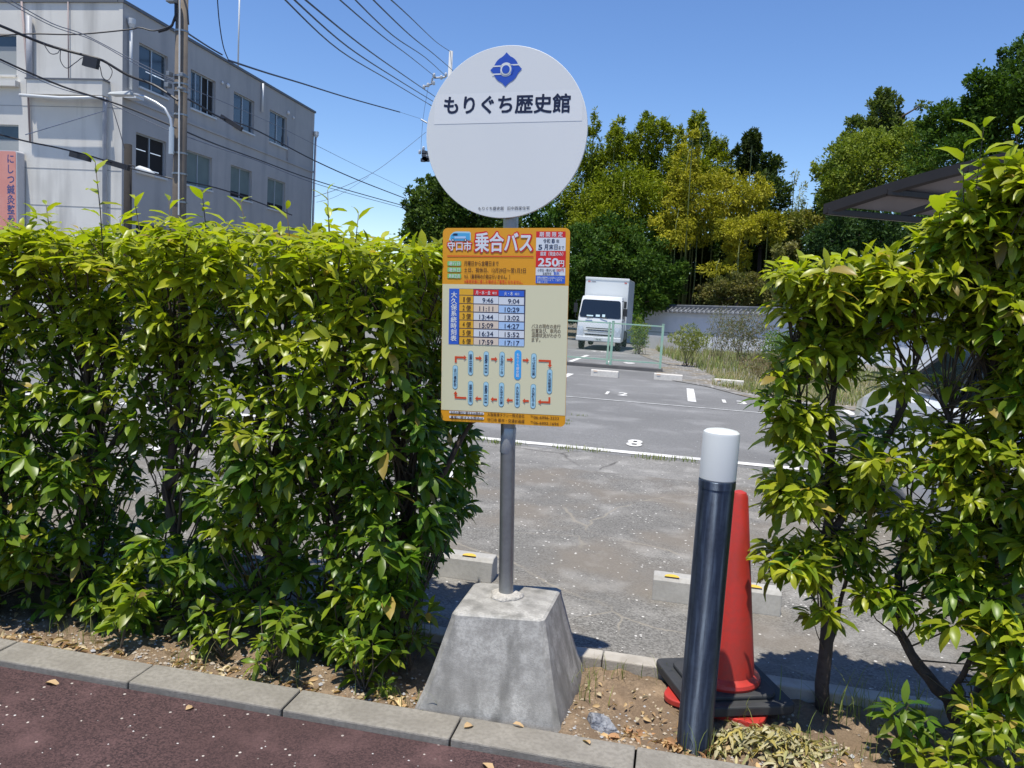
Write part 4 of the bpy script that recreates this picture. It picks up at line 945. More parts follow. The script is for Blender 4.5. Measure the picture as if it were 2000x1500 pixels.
for i in range(4):
    xa, xb = fx[i+1]+.03, fx[i]-.03
    for z in (fzt-.03, fzb+.12):
        mb = MB(); mb.box(xa, xb, FY-.015, FY+.015, z-.016, z+.016, FG); mb.build('rail', fe)
    mb = MB(); sp = .075; hgt = fzt-.05-fzb-.14; wd = xb-xa; r_ = .0013; z0 = fzb+.14
    k_ = -int(hgt/sp)
    for sgn in (1, -1):
        k_ = -int(hgt/sp)-1
        while k_*sp < wd:
            u0, u1 = k_*sp, k_*sp+hgt; a_, b_ = max(u0, 0), min(u1, wd)
            if b_ > a_:
                za, zb = z0+(a_-u0), z0+(b_-u0)
                if sgn < 0: za, zb = z0+hgt-(a_-u0), z0+hgt-(b_-u0)
                mb.add([(xa+a_, FY-.002*sgn, za-r_), (xa+b_, FY-.002*sgn, zb-r_), (xa+b_, FY-.002*sgn, zb+r_), (xa+a_, FY-.002*sgn, za+r_)], [(0, 1, 2, 3)], FG)
            k_ += 1
    mb.build('wire_mesh', fe)
# ------------------------------------------------------------------ delivery truck
TW = mat('truck_white', (.66, .68, .68), .3, coat=.4); TGL = mat('truck_glass', (.012, .018, .026), .08, spec=.7); BLK = mat('black_plastic', (.02, .02, .022), .5); TYRE = mat('tyre_rubber', (.018, .018, .018), .85); ALU = mat('aluminium_panel', (.50, .53, .56), .38, var=[(1.2, .3)], metal=.2, col2=(.42, .45, .48)); CHR = mat('chrome', (.6, .6, .6), .15, metal=1); LAMP = mat('lamp_lens', (.55, .6, .65), .1, spec=.8)
RIM = mat('wheel_rim', (.4, .41, .42), .35, metal=.7)
TX0, TX1, TY = -3.93, -2.20, 31.0; g0 = gz(32); TC = (TX0+TX1)/2
tk = thing('delivery_truck', 'white box delivery truck parked behind the green fence', 'truck', (TC, 33.5, g0))
zz = lambda y: atY(1165, y, TY).z
z_b0, z_b1, z_g1, z_ws0, z_ws1, z_rf = g0+.36, zz(657), zz(640), zz(622), zz(585), zz(578)
def cab_ring(z, inset, yf, yb=TY+1.55):
    a, b = TX0+inset, TX1-inset; c = .10
    return [(a, yb, z), (a, yf+c, z), (a+c, yf+.015, z), (TC, yf-.03, z), (b-c, yf+.015, z), (b, yf+c, z), (b, yb, z)]
prof = [(z_b0, .02, TY+.02), (z_b1, .0, TY), (z_g1, .0, TY+.0), (z_ws0, .01, TY+.06), (z_ws1, .075, TY+.36), (z_rf-.02, .10, TY+.43), (z_rf+.02, .18, TY+.60)]
mb = MB(); vs = [v for p in prof for v in cab_ring(*p)]
fs = [(i*7+k, i*7+(k+1) % 7, (i+1)*7+(k+1) % 7, (i+1)*7+k) for i in range(len(prof)-1) for k in range(7)]+[tuple(range(len(vs)-7, len(vs)))]
mb.add(vs, fs, TW); mb.build('cab', tk, autos=40)
def cab_y(z): return float(np.interp(z, [p[0] for p in prof], [p[2] for p in prof]))
def front_patch(name, x0, x1, z0, z1, m, d=.012, inset_top=0., parent=tk, rnd=.04, curve=True):
    mb = MB(); pts = []; base_ = rrect(x0, x1, z0, z1, rnd, 4)
    if x0 < TC < x1: base_ = base_[:5]+[(TC, z1)]+base_[5:15]+[(TC, z0)]+base_[15:]
    def yy_(xx, z): return cab_y(z)+float(np.interp(abs(xx-TC), [0, .765, .865], [-.03, .015, .06]))-d
    for (x, z) in base_:
        t = (z-z0)/(z1-z0); xx = TC+(x-TC)*(1-inset_top*t); pts.append((xx, yy_(xx, z), z))
    cx_, cz_ = (x0+x1)/2, (z0+z1)/2; n = len(pts); mb.add([(cx_, yy_(cx_, cz_)-.004, cz_)]+pts, [(0, i+1, (i+1) % n+1) for i in range(n)], m); return mb.build(name, parent)
ws = front_patch('windscreen', TX0+.06, TX1-.06, z_ws0+.03, z_ws1-.01, TGL, .02, .085, rnd=.09)
front_patch('grille', TX0+.33, TX1-.33, z_b1+.03, z_b1+.085, BLK, .02, rnd=.02)
front_patch('grille_slot', TX0+.42, TX1-.42, z_g1-.115, z_g1-.075, BLK, .02, rnd=.015); front_patch('grille_slot', TX0+.36, TX1-.36, z_g1-.04, z_g1-.005, BLK, .02, rnd=.015)
front_patch('chrome_bar', TX0+.28, TX1-.28, z_g1-.155, z_g1-.12, CHR, .03, rnd=.012)
for sx in (0, 1):
    a, b = (TX0+.03, TX0+.26) if sx == 0 else (TX1-.26, TX1-.03)
    front_patch('headlight', a, b, z_b1+.02, z_g1+.03, LAMP, .02, rnd=.03)
    a, b = (TX0+.32, TX0+.55) if sx == 0 else (TX1-.55, TX1-.32)
    front_patch('bumper_vent', a, b, z_b0+.06, z_b0+.13, BLK, .035, rnd=.01)
mb = MB(); mb.box(TX0-.01, TX1+.01, TY-.06, TY+.3, z_b0, z_b1-.01, TW); mb.build('bumper', tk, bevel=.03)
pl = MB(); pl.box(TC-.165, TC+.165, TY-.068, TY-.062, z_b0+.03, z_b0+.155, mat('plate_white', (.6, .62, .6), .5)); pl = pl.build('number_plate', tk)
mb = MB(); v_, f_ = text_mesh('74-45', .09, .02, align='CENTER'); mb.add([(TC+.01+v[0], TY-.0705, z_b0+.045+v[1]) for v in v_], f_, mat('plate_green', (.03, .12, .06), .6)); mb.build('plate_lettering', pl)
for x0, x1, h0, h1 in ((TX0+.35, TX0+.60, .02, .07), (TX0+.70, TX0+.86, .02, .10), (TX0+.95, TX0+1.06, .02, .12)):
    mb = MB(); za = z_ws0+.05
    mb.add([(x0, cab_y(za+h0)-.062, za+h0), (x1, cab_y(za+h0)-.062, za+h0), (x1, cab_y(za+h1)-.062, za+h1), (x0, cab_y(za+h1)-.062, za+h1)], [(0, 1, 2, 3)], mat('dash_paper', (.45, .6, .65), .6)); mb.build('dashboard_item', tk)
for x in (TX0+.30, TX0+.88):
    mb = MB(); mb.tube([(x+.28, TY-.02, z_ws0-.0), (x+.26, TY-.0, z_ws0+.04), (x, TY+.01, z_ws0+.05)], .012, BLK, 6); mb.build('wiper', tk)
# box body
bx0, bx1 = TX0+.03, TX1+.06; bz1 = atY(1180, 543, TY+1.75).z; bz0 = g0+.78
mb = MB(); mb.box(bx0, bx1, TY+1.62, TY+5.4, bz0, bz1, TW); 
cb = mb.build('cargo_box', tk, bevel=.03)
mb = MB(); mb.box(bx1+.0005, bx1+.004, TY+1.72, TY+5.33, bz0+.05, bz1-.08, ALU); 
for k in range(12): mb.box(bx1+.004, bx1+.008, TY+1.85+k*.3, TY+1.87+k*.3, bz0+.05, bz1-.08, ALU)
mb.build('side_panel', cb)
mb = MB(); mb.box(bx0-.01, bx1+.01, TY+1.60, TY+1.68, bz1-.09, bz1+.012, TW); mb.build('roof_rail', cb, bevel=.02)
for x, w in ((bx0+.10, .10), (bx1-.19, .10)):
    mb = MB(); mb.box(x, x+w, TY+1.612, TY+1.619, bz1-.19, bz1-.14, mat('red_marker', (.55, .14, .12), .5)); mb.build('marker_sticker', cb)
mb = MB(); mb.box(bx0+.24, bx0+.42, TY+1.612, TY+1.619, bz1-.185, bz1-.15, mat('grey_marker', (.25, .26, .28), .5)); mb.build('marker_sticker', cb)
mb = MB(); mb.box(TX0+.25, TX1-.25, TY+.3, TY+5.2, g0+.45, g0+.74, BLK); mb.build('chassis', tk)
mb = MB(); mb.box(TX1-.12, TX1, TY+1.9, TY+3.1, g0+.4, g0+.72, BLK); mb.build('fuel_tank', tk, bevel=.03)
def wheel(parent, x, y, r, w, side, z):
    X = Matrix.Translation((x, y, z+r)) @ Matrix.Rotation(R_(90), 4, 'Y')
    mb = MB(); mb.lathe([(r*.55, -w/2), (r*.9, -w/2), (r, -w*.36), (r, w*.36), (r*.9, w/2), (r*.55, w/2)], (0, 0, 0), TYRE, 28, X); wh = mb.build('wheel', parent, autos=40)
    mb = MB(); mb.lathe([(r*.58, -.0), (r*.55, w*.42*side), (r*.35, w*.30*side), (r*.12, w*.36*side), (.001, w*.36*side)], (0, 0, 0), RIM, 20, X, caps=False); mb.build('rim', wh, autos=40)
for x, s_ in ((TX0+.14, -1), (TX1-.14, 1)):
    wheel(tk, x, TY+.75, .34, .2, s_, g0); wheel(tk, x, TY+4.1, .34, .2, s_, g0)
mb = MB(); mb.box(TX1+.02, TX1+.17, TY-.06, TY+.03, zz(615), zz(600), BLK); mb.tube([(TX1-.06, TY+.12, zz(586)), (TX1+.08, TY-.02, zz(586)), (TX1+.09, TY-.02, zz(624)), (TX1-.02, TY+.1, zz(626))], .014, BLK, 6); mb.box(TX1+.03, TX1+.13, TY-.05, TY+.01, zz(599), zz(586), BLK); mb.build('mirror', tk, bevel=.01)
mb = MB(); mb.tube([(TX0+.06, TY+.12, zz(588)), (TX0-.08, TY-.02, zz(588)), (TX0-.09, TY-.02, zz(622)), (TX0+.02, TY+.1, zz(624))], .014, BLK, 6); mb.box(TX0-.16, TX0-.03, TY-.05, TY+.02, zz(612), zz(594), BLK); mb.build('mirror', tk, bevel=.01)
mb = MB(); q = [(TX1-.0, TY+.30, z_ws0+.02), (TX1-.0, TY+1.2, z_ws0+.02), (TX1-.065, TY+1.15, z_ws1-.02), (TX1-.068, TY+.5, z_ws1-.02)]
mb.add([(p[0]+.006, p[1], p[2]) for p in q], [(0, 1, 2, 3)], TGL); mb.build('side_window', tk)

# ------------------------------------------------------------------ white car behind the right shrubs
CW = mat('car_white', (.86, .87, .88), .2, coat=.6); CGL = mat('car_glass', (.006, .008, .014), .08, spec=.25)
KX0, KW, KY0, KY1 = 1.50, 1.66, 3.75, 7.75
ca = thing('parked_car', 'white hatchback parked nose away behind the right shrubs', 'car', (KX0+KW/2, 5.7, 0))
KC = KX0+KW/2
def car_loft(sts, m, name, parent=ca, hw=KW/2):
    """sts: (y, z_low, z_belt, half width factor)"""
    mb = MB(); n = 9; vs = []
    for y, zl, zb, k in sts:
        w = hw*k
        ring = [(-w*.86, zl), (-w*.97, zl+.12), (-w, zl+(zb-zl)*.45), (-w*.965, zb-.06), (-w*.88, zb), (0, zb+.035*(zb-zl)), (w*.88, zb), (w*.965, zb-.06), (w, zl+(zb-zl)*.45), (w*.97, zl+.12), (w*.86, zl)]
        vs += [(KC+x, y, z) for x, z in ring]
    n = 11; fs = [(i*n+k, i*n+(k+1) % n, (i+1)*n+(k+1) % n, (i+1)*n+k) for i in range(len(sts)-1) for k in range(n)]+[tuple(range(n))[::-1], tuple(range(len(vs)-n, len(vs)))]
    mb.add(vs, fs, m); return mb.build(name, parent, autos=35)
body = car_loft([(3.75, .45, .80, .86), (3.80, .28, .95, .94), (4.2, .24, 1.03, .99), (4.8, .22, 1.02, 1), (5.8, .22, .97, 1), (6.3, .22, .93, .99), (7.1, .24, .86, .97), (7.5, .26, .78, .93), (7.7, .32, .66, .82), (7.75, .40, .55, .7)], CW, 'body')
mb = MB()
def gh(y0, y1, z, w): return [(KC-w, y0, z), (KC+w, y0, z), (KC+w, y1, z), (KC-w, y1, z)]
lv = [gh(3.88, 6.15, .985, KW/2*.93), gh(4.02, 5.45, 1.32, KW/2*.80), ]
mb.hexa(lv[0], lv[1], CGL); mb.build('cabin_glass', ca, bevel=.03)
mb = MB(); mb.hexa(gh(4.00, 5.50, 1.315, KW/2*.815), gh(4.12, 5.25, 1.40, KW/2*.70), CW); mb.build('roof', ca, bevel=.04, bseg=3)
for sx in (-1, 1):
    for (ya, yb, nm) in ((6.18, 5.47, 'front_pillar'), (4.95, 4.85, 'middle_pillar'), (3.90, 4.03, 'rear_pillar')):
        mb = MB(); w0 = .05 if nm != 'rear_pillar' else .16
        mb.add([(KC+sx*(KW/2*.94), ya-w0, .97), (KC+sx*(KW/2*.94), ya+w0*.6, .97), (KC+sx*(KW/2*.82), yb+w0*.6, 1.33), (KC+sx*(KW/2*.82), yb-w0, 1.33), (KC+sx*(KW/2*.955), ya-w0, .97), (KC+sx*(KW/2*.955), ya+w0*.6, .97), (KC+sx*(KW/2*.835), yb+w0*.6, 1.33), (KC+sx*(KW/2*.835), yb-w0, 1.33)],
               [(0, 1, 2, 3), (4, 7, 6, 5), (0, 4, 5, 1), (1, 5, 6, 2), (2, 6, 7, 3), (3, 7, 4, 0)], CW if nm != 'middle_pillar' else BLK); mb.build(nm, ca)
    mb = MB(); mb.box(KC+sx*(KW/2+.02)-.09, KC+sx*(KW/2+.02)+.09, 5.85, 5.95, .96, 1.08, CW); mb.build('wing_mirror', ca, bevel=.03)
    for ydh in (5.05, 4.3): mb = MB(); mb.box(KC+sx*(KW/2)-.015, KC+sx*(KW/2)+.012, ydh-.09, ydh+.09, .80, .83, CW); mb.build('door_handle', ca, bevel=.006)
    mb = MB(); mb.box(KC+sx*KW/2*.72-.13, KC+sx*KW/2*.72+.13, 3.74, 3.90, .72, .90, mat('tail_lamp_red', (.4, .02, .02), .2)); mb.build('tail_lamp', ca, bevel=.03)
    mb = MB(); mb.box(KC+sx*KW/2*.66-.14, KC+sx*KW/2*.66+.14, 7.40, 7.66, .58, .70, LAMP); mb.build('headlight', ca, bevel=.04)
    for y in (4.35, 6.85): wheel(ca, KC+sx*(KW/2-.085), y, .30, .19, sx, 0)
mb = MB(); mb.box(KC-.165, KC+.165, 3.735, 3.75, .55, .71, mat('plate_white', (.6, .62, .6), .5)); mb.build('number_plate', ca)
for yy in (4.0, 4.95, 5.9):
    mb = MB(); mb.box(KX0-.002, KX0+.03, yy, yy+.008, .35, .92, BLK); mb.build('door_seam', ca)

# ------------------------------------------------------------------ carport
DB = mat('dark_bronze', (.028, .021, .018), .4, metal=.3, var=[(3, .3)]); RS = mat('roof_sheet_grey', (.19, .16, .155), .5, var=[(2, .3)])
C0 = gp(1616, 402, 3.0); C1 = gp(2010, 292, 3.9); C2 = gp(1850, 424, 3.0); 
d1 = (C1-C0); d2 = (C2-C0); d2 = d2.normalized()*5.0
cp = thing('carport', 'dark brown framed carport roof rising behind the right shrubs', 'carport', (C2.x, C2.y, gz(C2.y)))
def beam(a, b, w, h, m, name, parent, lift=0):
    a, b = Vector(a), Vector(b); d = (b-a).normalized(); s = d.cross(Vector((0, 0, 1))).normalized()*w/2; u = s.cross(d).normalized()*h/2
    mb = MB(); mb.hexa([a-s-u, a+s-u, b+s-u, b-s-u], [a-s+u, a+s+u, b+s+u, b-s+u], m); return mb.build(name, parent, bevel=.01)
def quadP(u, v): return C0+d1*u+d2*v+Vector((0, 0, -.25*u*(1-u)*0))
mb = MB(); n = 10
top_ = [quadP(i/n, 0)+Vector((0, 0, .05*math.sin(math.pi*i/n))) for i in range(n+1)]
mb.add(top_+[p+d2 for p in top_], [(i, i+1, n+2+i, n+1+i) for i in range(n)], RS); mb.build('roof_panel', cp)
for v in (0, .25, .5, .75, 1):
    mb = MB(); pts = [p+d2*v+Vector((0, 0, -.0)) for p in top_]
    for i in range(n):
        a, b = pts[i], pts[i+1]; s = d2.normalized()*(.05 if v else .06); h_ = .12 if v == 0 else .07
        mb.hexa([a-s-Vector((0, 0, h_)), a+s-Vector((0, 0, h_)), b+s-Vector((0, 0, h_)), b-s-Vector((0, 0, h_))], [a-s+Vector((0, 0, .02)), a+s+Vector((0, 0, .02)), b+s+Vector((0, 0, .02)), b-s+Vector((0, 0, .02))], DB)
    mb.build('rafter', cp)
for u in (.0, .35, .7, 1.0):
    j = int(u*n); beam(top_[j]-Vector((0, 0, .08)), top_[j]+d2-Vector((0, 0, .08)), .07, .09, DB, 'purlin', cp)
for v in (.28, .9):
    q = top_[3]+d2*v; beam((q.x, q.y, gz(q.y)-.1), (q.x, q.y, q.z-.05), .12, .12, DB, 'post', cp)

# ------------------------------------------------------------------ three-storey building
a2 = R_(2.4); BC = atY(240, 5, 24.5)
eX = Vector((math.cos(a2), math.sin(a2), 0)); eY = Vector((-math.sin(a2), math.cos(a2), 0))  # eY: along the shaded side; eX: along the lit front
BW1 = mat('building_wall_lit', (.70, .68, .63), .85, var=[(.35, .35), (1.3, .35)], col2=(.58, .56, .52), bump=(30, .15, .01), streak=(1.6, .12, .7, (.33, .32, .30)))  # paint of the whole building, colour lightened for its sunlit front; streaks are stains
BW2 = mat('building_wall_shaded', (.44, .425, .41), .85, var=[(.35, .4), (1.6, .3)], col2=(.36, .35, .34), bump=(30, .15, .01), streak=(1.8, .10, .45, (.27, .27, .28)))  # same paint as the front, with the side's shade put into a darker colour
COP = mat('coping_grey', (.12, .13, .15), .6); PIPEW = mat('pipe_white', (.60, .62, .63), .4); PIPEG = mat('pipe_grey', (.36, .37, .40), .5, var=[(3, .4)])
WGL = mat('window_glass', (.022, .035, .05), .07, spec=.8, var=[(1.5, .6)], col2=(.05, .075, .09)); WFR = mat('window_frame', (.42, .45, .48), .4, metal=.4); CURT = mat('curtain_green', (.17, .22, .21), .8, var=[(2, .4)], col2=(.12, .16, .16))
DARKI = mat('dark_interior', (.016, .015, .015), .9)
SL, FL = 15.7, 14.0; ZR = BC.z
bl = thing('office_building', 'white three-storey building with stained walls behind the utility pole', 'building', (BC.x, BC.y, 0))
def bp(s, n, z, side):   # side wall: s along eY, n outwards (+eX); front: s along -eX, n outwards (-eY)
    b = Vector((BC.x, BC.y, 0))
    return (b+eY*s+eX*n if side else b-eX*s-eY*n)+Vector((0, 0, z))
def bbox(mb, side, s0, s1, n0, n1, z0, z1, m):
    mb.hexa([bp(s0, n0, z0, side), bp(s1, n0, z0, side), bp(s1, n1, z0, side), bp(s0, n1, z0, side)], [bp(s0, n0, z1, side), bp(s1, n0, z1, side), bp(s1, n1, z1, side), bp(s0, n1, z1, side)], m)
def wall_with_holes(side, L, holes, m, name, depth=.22):
    ss = sorted({0., L, *[h[0] for h in holes], *[h[1] for h in holes]}); zs_ = sorted({-.9, ZR, *[h[2] for h in holes], *[h[3] for h in holes]})
    mb = MB()
    for i in range(len(ss)-1):
        for j in range(len(zs_)-1):
            sc, zc = (ss[i]+ss[i+1])/2, (zs_[j]+zs_[j+1])/2
            if any(h[0] < sc < h[1] and h[2] < zc < h[3] for h in holes): continue
            mb.add([bp(ss[i], 0, zs_[j], side), bp(ss[i+1], 0, zs_[j], side), bp(ss[i+1], 0, zs_[j+1], side), bp(ss[i], 0, zs_[j+1], side)], [(0, 1, 2, 3)], m)
    for h in holes:
        mb.add([bp(s, n, z, side) for n in (0, -depth) for s, z in ((h[0], h[2]), (h[1], h[2]), (h[1], h[3]), (h[0], h[3]))], [(0, 1, 5, 4), (1, 2, 6, 5), (2, 3, 7, 6), (3, 0, 4, 7)], m)
    return mb.build(name, bl)
SH = [(.89, 2.58, 7.97, 9.44, 'b'), (4.09, 5.9, 8.0, 9.44, 'o'), (7.36, 9.17, 8.0, 9.44, 'n'), (10.65, 12.48, 8.02, 9.46, 'n'),
      (.76, 2.55, 5.06, 6.38, 'd'), (3.86, 5.74, 5.05, 6.36, 'c'), (7.23, 9.10, 5.02, 6.36, 'c2'), (10.62, 12.5, 4.95, 6.36, 'c2'), (.8, 2.6, 1.9, 3.3, 'n'), (3.9, 5.7, 1.9, 3.3, 'n'), (7.3, 9.1, 1.9, 3.3, 'n')]
FH = [(4.03, 6.4, 8.03, 9.40, 'f'), (3.97, 6.4, 4.6, 6.36, 'f'), (8.2, 10.6, 8.03, 9.4, 'f'), (8.2, 10.6, 4.9, 6.36, 'f')]
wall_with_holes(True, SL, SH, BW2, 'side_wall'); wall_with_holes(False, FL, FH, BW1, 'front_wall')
mb = MB(); bcr = [bp(0, 0, ZR-.4, True), bp(SL, 0, ZR-.4, True), bp(SL, 0, ZR-.4, True)-eX*FL, bp(0, 0, ZR-.4, True)-eX*FL]
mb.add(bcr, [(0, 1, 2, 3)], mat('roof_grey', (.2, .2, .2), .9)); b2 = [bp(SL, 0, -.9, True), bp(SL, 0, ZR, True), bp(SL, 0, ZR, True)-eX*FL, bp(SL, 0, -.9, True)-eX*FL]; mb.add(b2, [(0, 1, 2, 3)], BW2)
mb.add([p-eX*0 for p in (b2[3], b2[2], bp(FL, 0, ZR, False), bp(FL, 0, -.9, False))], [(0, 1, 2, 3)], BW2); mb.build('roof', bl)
mb = MB(); bbox(mb, True, -.05, SL+.05, -.15, .06, ZR, ZR+.10, COP); mb.build('coping', bl); mb = MB(); bbox(mb, False, .16, FL, -.15, .06, ZR, ZR+.10, COP); mb.build('coping', bl)
def window(side, s0, s1, z0, z1, kind):
    mb = MB(); f = .045; sm = (s0+s1)/2; ny = -.14
    for a, b, c, d in ((s0, s1, z0, z0+f), (s0, s1, z1-f, z1), (s0, s0+f, z0+f, z1-f), (s1-f, s1, z0+f, z1-f), (sm-f*.6, sm+f*.6, z0+f, z1-f)): bbox(mb, side, a, b, ny, ny+.05, c, d, WFR)
    if kind == 'o': bbox(mb, side, s0+.42, s0+.47, ny+.052, ny+.07, z0+f, z1-f, WFR); bbox(mb, side, s0+1.3, s0+1.35, ny+.052, ny+.07, z0+f, z1-f, WFR)
    w = mb.build('window', bl)
    mb = MB(); bbox(mb, side, s0-.02, s1+.02, -.02, .07, z0-.07, z0-.005, PIPEW if side else BW1); mb.build('sill', w)
    gm_ = {'d': DARKI, 'c': CURT, 'c2': CURT}.get(kind, WGL)
    for i, (a, b) in enumerate(((s0+f, sm-f*.6), (sm+f*.6, s1-f))):
        g_ = gm_
        if kind == 'o' and i == 1: g_ = DARKI; 
        mb = MB(); mb.add([bp(a, ny+.01, z0+f, side), bp(b, ny+.01, z0+f, side), bp(b, ny+.01, z1-f, side), bp(a, ny+.01, z1-f, side)], [(0, 1, 2, 3)], g_)
        if kind == 'f': mb.add([bp(a, ny+.012, z0+f, side), bp(b, ny+.012, z0+f, side), bp(b, ny+.012, z0+(z1-z0)*.72, side), bp(a, ny+.012, z0+(z1-z0)*.72, side)], [(0, 1, 2, 3)], mat('curtain_pale', (.34, .36, .36), .8))
        if kind == 'c2' : mb.add([bp(a, ny+.012, z0+f, side), bp(b, ny+.012, z0+f, side), bp(b, ny+.012, z0+.28, side), bp(a, ny+.012, z0+.28, side)], [(0, 1, 2, 3)], DARKI)
        mb.build('pane', w)
    if kind in 'bd':   # tube lamps seen inside
        for s_, z_ in (((.55, .42), (1.05, .42)) if kind == 'b' else ((.1, .58), (1.0, .58), (.9, .1))):
            mb = MB(); bbox(mb, side, s0+s_, s0+s_+.62, ny+.013, ny+.02, z0+z_*(z1-z0)*1.0, z0+z_*(z1-z0)+.03, mat('tube_lamp', (.7, .75, .8), .5, emit=((.8, .9, 1), .35))); mb.build('tube_lamp', w)
for h in SH: window(True, *h)
for h in FH: window(False, *h)
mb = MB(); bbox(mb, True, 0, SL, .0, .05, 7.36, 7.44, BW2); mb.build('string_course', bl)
for i_, z_ in enumerate((4.91, 3.65, 2.4, 7.0)):
    mb = MB(); bbox(mb, False, .02, FL, .001, .008, z_, z_+.02, mat('cladding_joint', (.33, .33, .34), .8)); mb.build('cladding_joint', bl)
# canopy box with gutter over the first bays of the front
mb = MB(); bbox(mb, False, .5, 3.35, .005, .34, 7.34, 7.82, BW1); bbox(mb, False, .45, 3.4, .005, .37, 7.82, 7.87, COP); mb.build('canopy', bl)
mb = MB(); bbox(mb, False, 3.9, 6.6, .005, .22, 7.62, 7.80, BW1); mb.build('canopy', bl)
def pipe(name, pts, r, m): mb = MB(); mb.tube(pts, r, m, 10); return mb.build(name, bl, smooth=True)
pipe('gutter_pipe', [bp(.45, .42, 7.24, False), bp(2.0, .42, 7.20, False), bp(3.55, .42, 7.27, False)], .055, PIPEW)
pipe('downpipe', [bp(.50, .20, 7.3, False), bp(.55, .14, 6.9, False), bp(.55, .12, -.5, False)], .075, PIPEG)
pipe('downpipe', [bp(3.42, .14, ZR-.5, False), bp(3.42, .12, 7.3, False)], .10, PIPEG)
pipe('downpipe', [bp(3.75, .08, ZR, False), bp(3.55, .08, 8.2, False), bp(3.45, .08, 5.8, False)], .035, mat('rust_pipe', (.30, .24, .24), .7))
pipe('cable_duct', [bp(2.0, .06, ZR, False), bp(1.98, .06, 7.9, False)], .02, mat('rust_pipe', (.30, .24, .24), .7))
pipe('downpipe', [bp(.28, .11, ZR-.62, True), bp(.28, .11, 7.7, True)], .055, PIPEW); mb = MB(); mb.lathe([(.07, -.16), (.12, -.05), (.13, .08), (.13, .12)], tuple(bp(.28, .13, ZR-.55, True)), PIPEW, 16); mb.build('rain_head', bl)
mb = MB(); bbox(mb, True, .02, .45, .02, .5, 7.36, 7.50, PIPEW); mb.build('corner_bracket', bl)
pipe('downpipe', [bp(9.75, .09, ZR-.05, True), bp(9.75, .09, ZR-1.3, True)], .05, PIPEW); pipe('downpipe', [bp(SL-.05, .12, ZR-1.2, True), bp(SL-.1, .12, 0, True)], .06, PIPEG)
mb = MB(); mb.lathe([(.07, -.16), (.13, -.05), (.14, .14)], tuple(bp(SL-.05, .14, ZR-1.1, True)), PIPEW, 16); mb.build('rain_head', bl)
pipe('overflow_pipe', [bp(12.55, .04, 8.6, True), bp(12.55, .04, 7.45, True)], .02, PIPEG)
for s_, z_, r in ((6.35, 9.52, .07), (6.78, 9.52, .10), (12.5, 9.72, .10), (13.1, 9.62, .07)):
    mb = MB(); mb.lathe([(r, 0), (r*.95, r*.4), (r*.6, r*.85), (.01, r)], (0, 0, 0), mat('vent_white', (.7, .7, .7), .3), 14, Matrix.Translation(bp(s_, .02, z_, True)) @ eX.to_track_quat('Z', 'Y').to_matrix().to_4x4()); mb.build('vent_cap', bl, smooth=True)
pipe('antenna_pole', [bp(8.2, -.3, ZR-.3, True), bp(8.2, -.3, ZR+4.0, True)], .035, PIPEW)
# roof sign: backs of three metal letters cut off by the frame
for s_, t in ((1.15, 'り'), (1.75, 'い'), (2.5, 'し')):
    pass
# vertical shop sign on the front
sg = thing('shop_sign', 'pink vertical shop sign with blue lettering on the building front', 'sign', bp(4.05, .1, 3.2, False))
sgm = mat('sign_salmon', (.66, .27, .22), .5, var=[(1.5, .4)], col2=(.72, .36, .30))
mb = MB(); 
def spoly(s0, s1, z0, z1, r): return [(s, z) for s, z in rrect(s0, s1, z0, z1, r)]
XS = Matrix.Identity(4)
for i in range(3): XS[i][0] = eX[i]; XS[i][1] = (0, 0, 1)[i]; XS[i][2] = -eY[i]; XS[i][3] = (BC.x, BC.y, 0)[i]
mb.prism(rrect(-4.41, -3.69, 2.6, 5.42, .08), .06, .40, mat('sign_rim', (.5, .5, .52), .5), XS); mb.build('sign_box', sg)
mb = MB(); mb.prism(rrect(-4.38, -3.73, 2.63, 5.39, .07), .4005, .41, sgm, XS); face_ = mb.build('sign_face', sg)
mb = MB(); v_, f_ = text_mesh('にしつ鍼灸整骨院', 1, .012, vertical=True); zt_ = 5.28; hch = .345
mb.add([XS @ Vector((-3.93+v[0]*.31, zt_-.27+v[1]*hch, .413)) for v in v_], f_, mat('sign_blue', (.035, .07, .22), .5)); mb.build('lettering', face_)

# ------------------------------------------------------------------ utility pole, small pole, far pole
POLE = mat('pole_concrete', (.19, .155, .118), .85, var=[(1.2, .5), (9, .4)], col2=(.12, .10, .085), streak=(6, .1, .5, (.12, .11, .10)))
UP = atY(350, 410, 17); up = thing('utility_pole', 'tall concrete utility pole with street lamp in front of the building', 'utility pole', (UP.x, UP.y, 0))
mb = MB(); mb.tube([(UP.x, 17, -.9), (UP.x, 17, 3), (UP.x+.0, 17, 10.5)], [.165, .155, .120], POLE, 20); mb.build('shaft', up, smooth=True)
BLKC = mat('black_cable', (.012, .014, .022), .55); STEELL = mat('lamp_steel', (.55, .57, .58), .35, metal=.5)
def up_at(x, y): return atY(x, y, 17)
for y in (62, 150, 165, 180, 300, 395, 225, 340):
    p = up_at(350, y); mb = MB(); mb.tube([(UP.x, 17, p.z-.02), (UP.x, 17, p.z+.02)], .148+.0008*y/10, mat('steel_band', (.3, .31, .32), .4, metal=.8), 18); mb.build('band', up)
for x, y, w, h in ((347, 5, .20, .16), (368, 152, .10, .08), (340, 172, .10, .10), (366, 178, .14, .05), (343, 150, .08, .1)):
    p = up_at(x, y); mb = MB(); mb.box(p.x-w/2, p.x+w/2, 16.7, 16.86, p.z-h/2, p.z+h/2, mat('fitting_steel', (.25, .27, .29), .5, metal=.5)); mb.build('bracket', up, bevel=.01)
mb = MB(); ps = [(360, 0), (366, 20), (368, 48)]; mb.tube([atY(x, y, 16.8) for x, y in ps], .02, BLKC, 6); mb.build('hanging_cable', up)
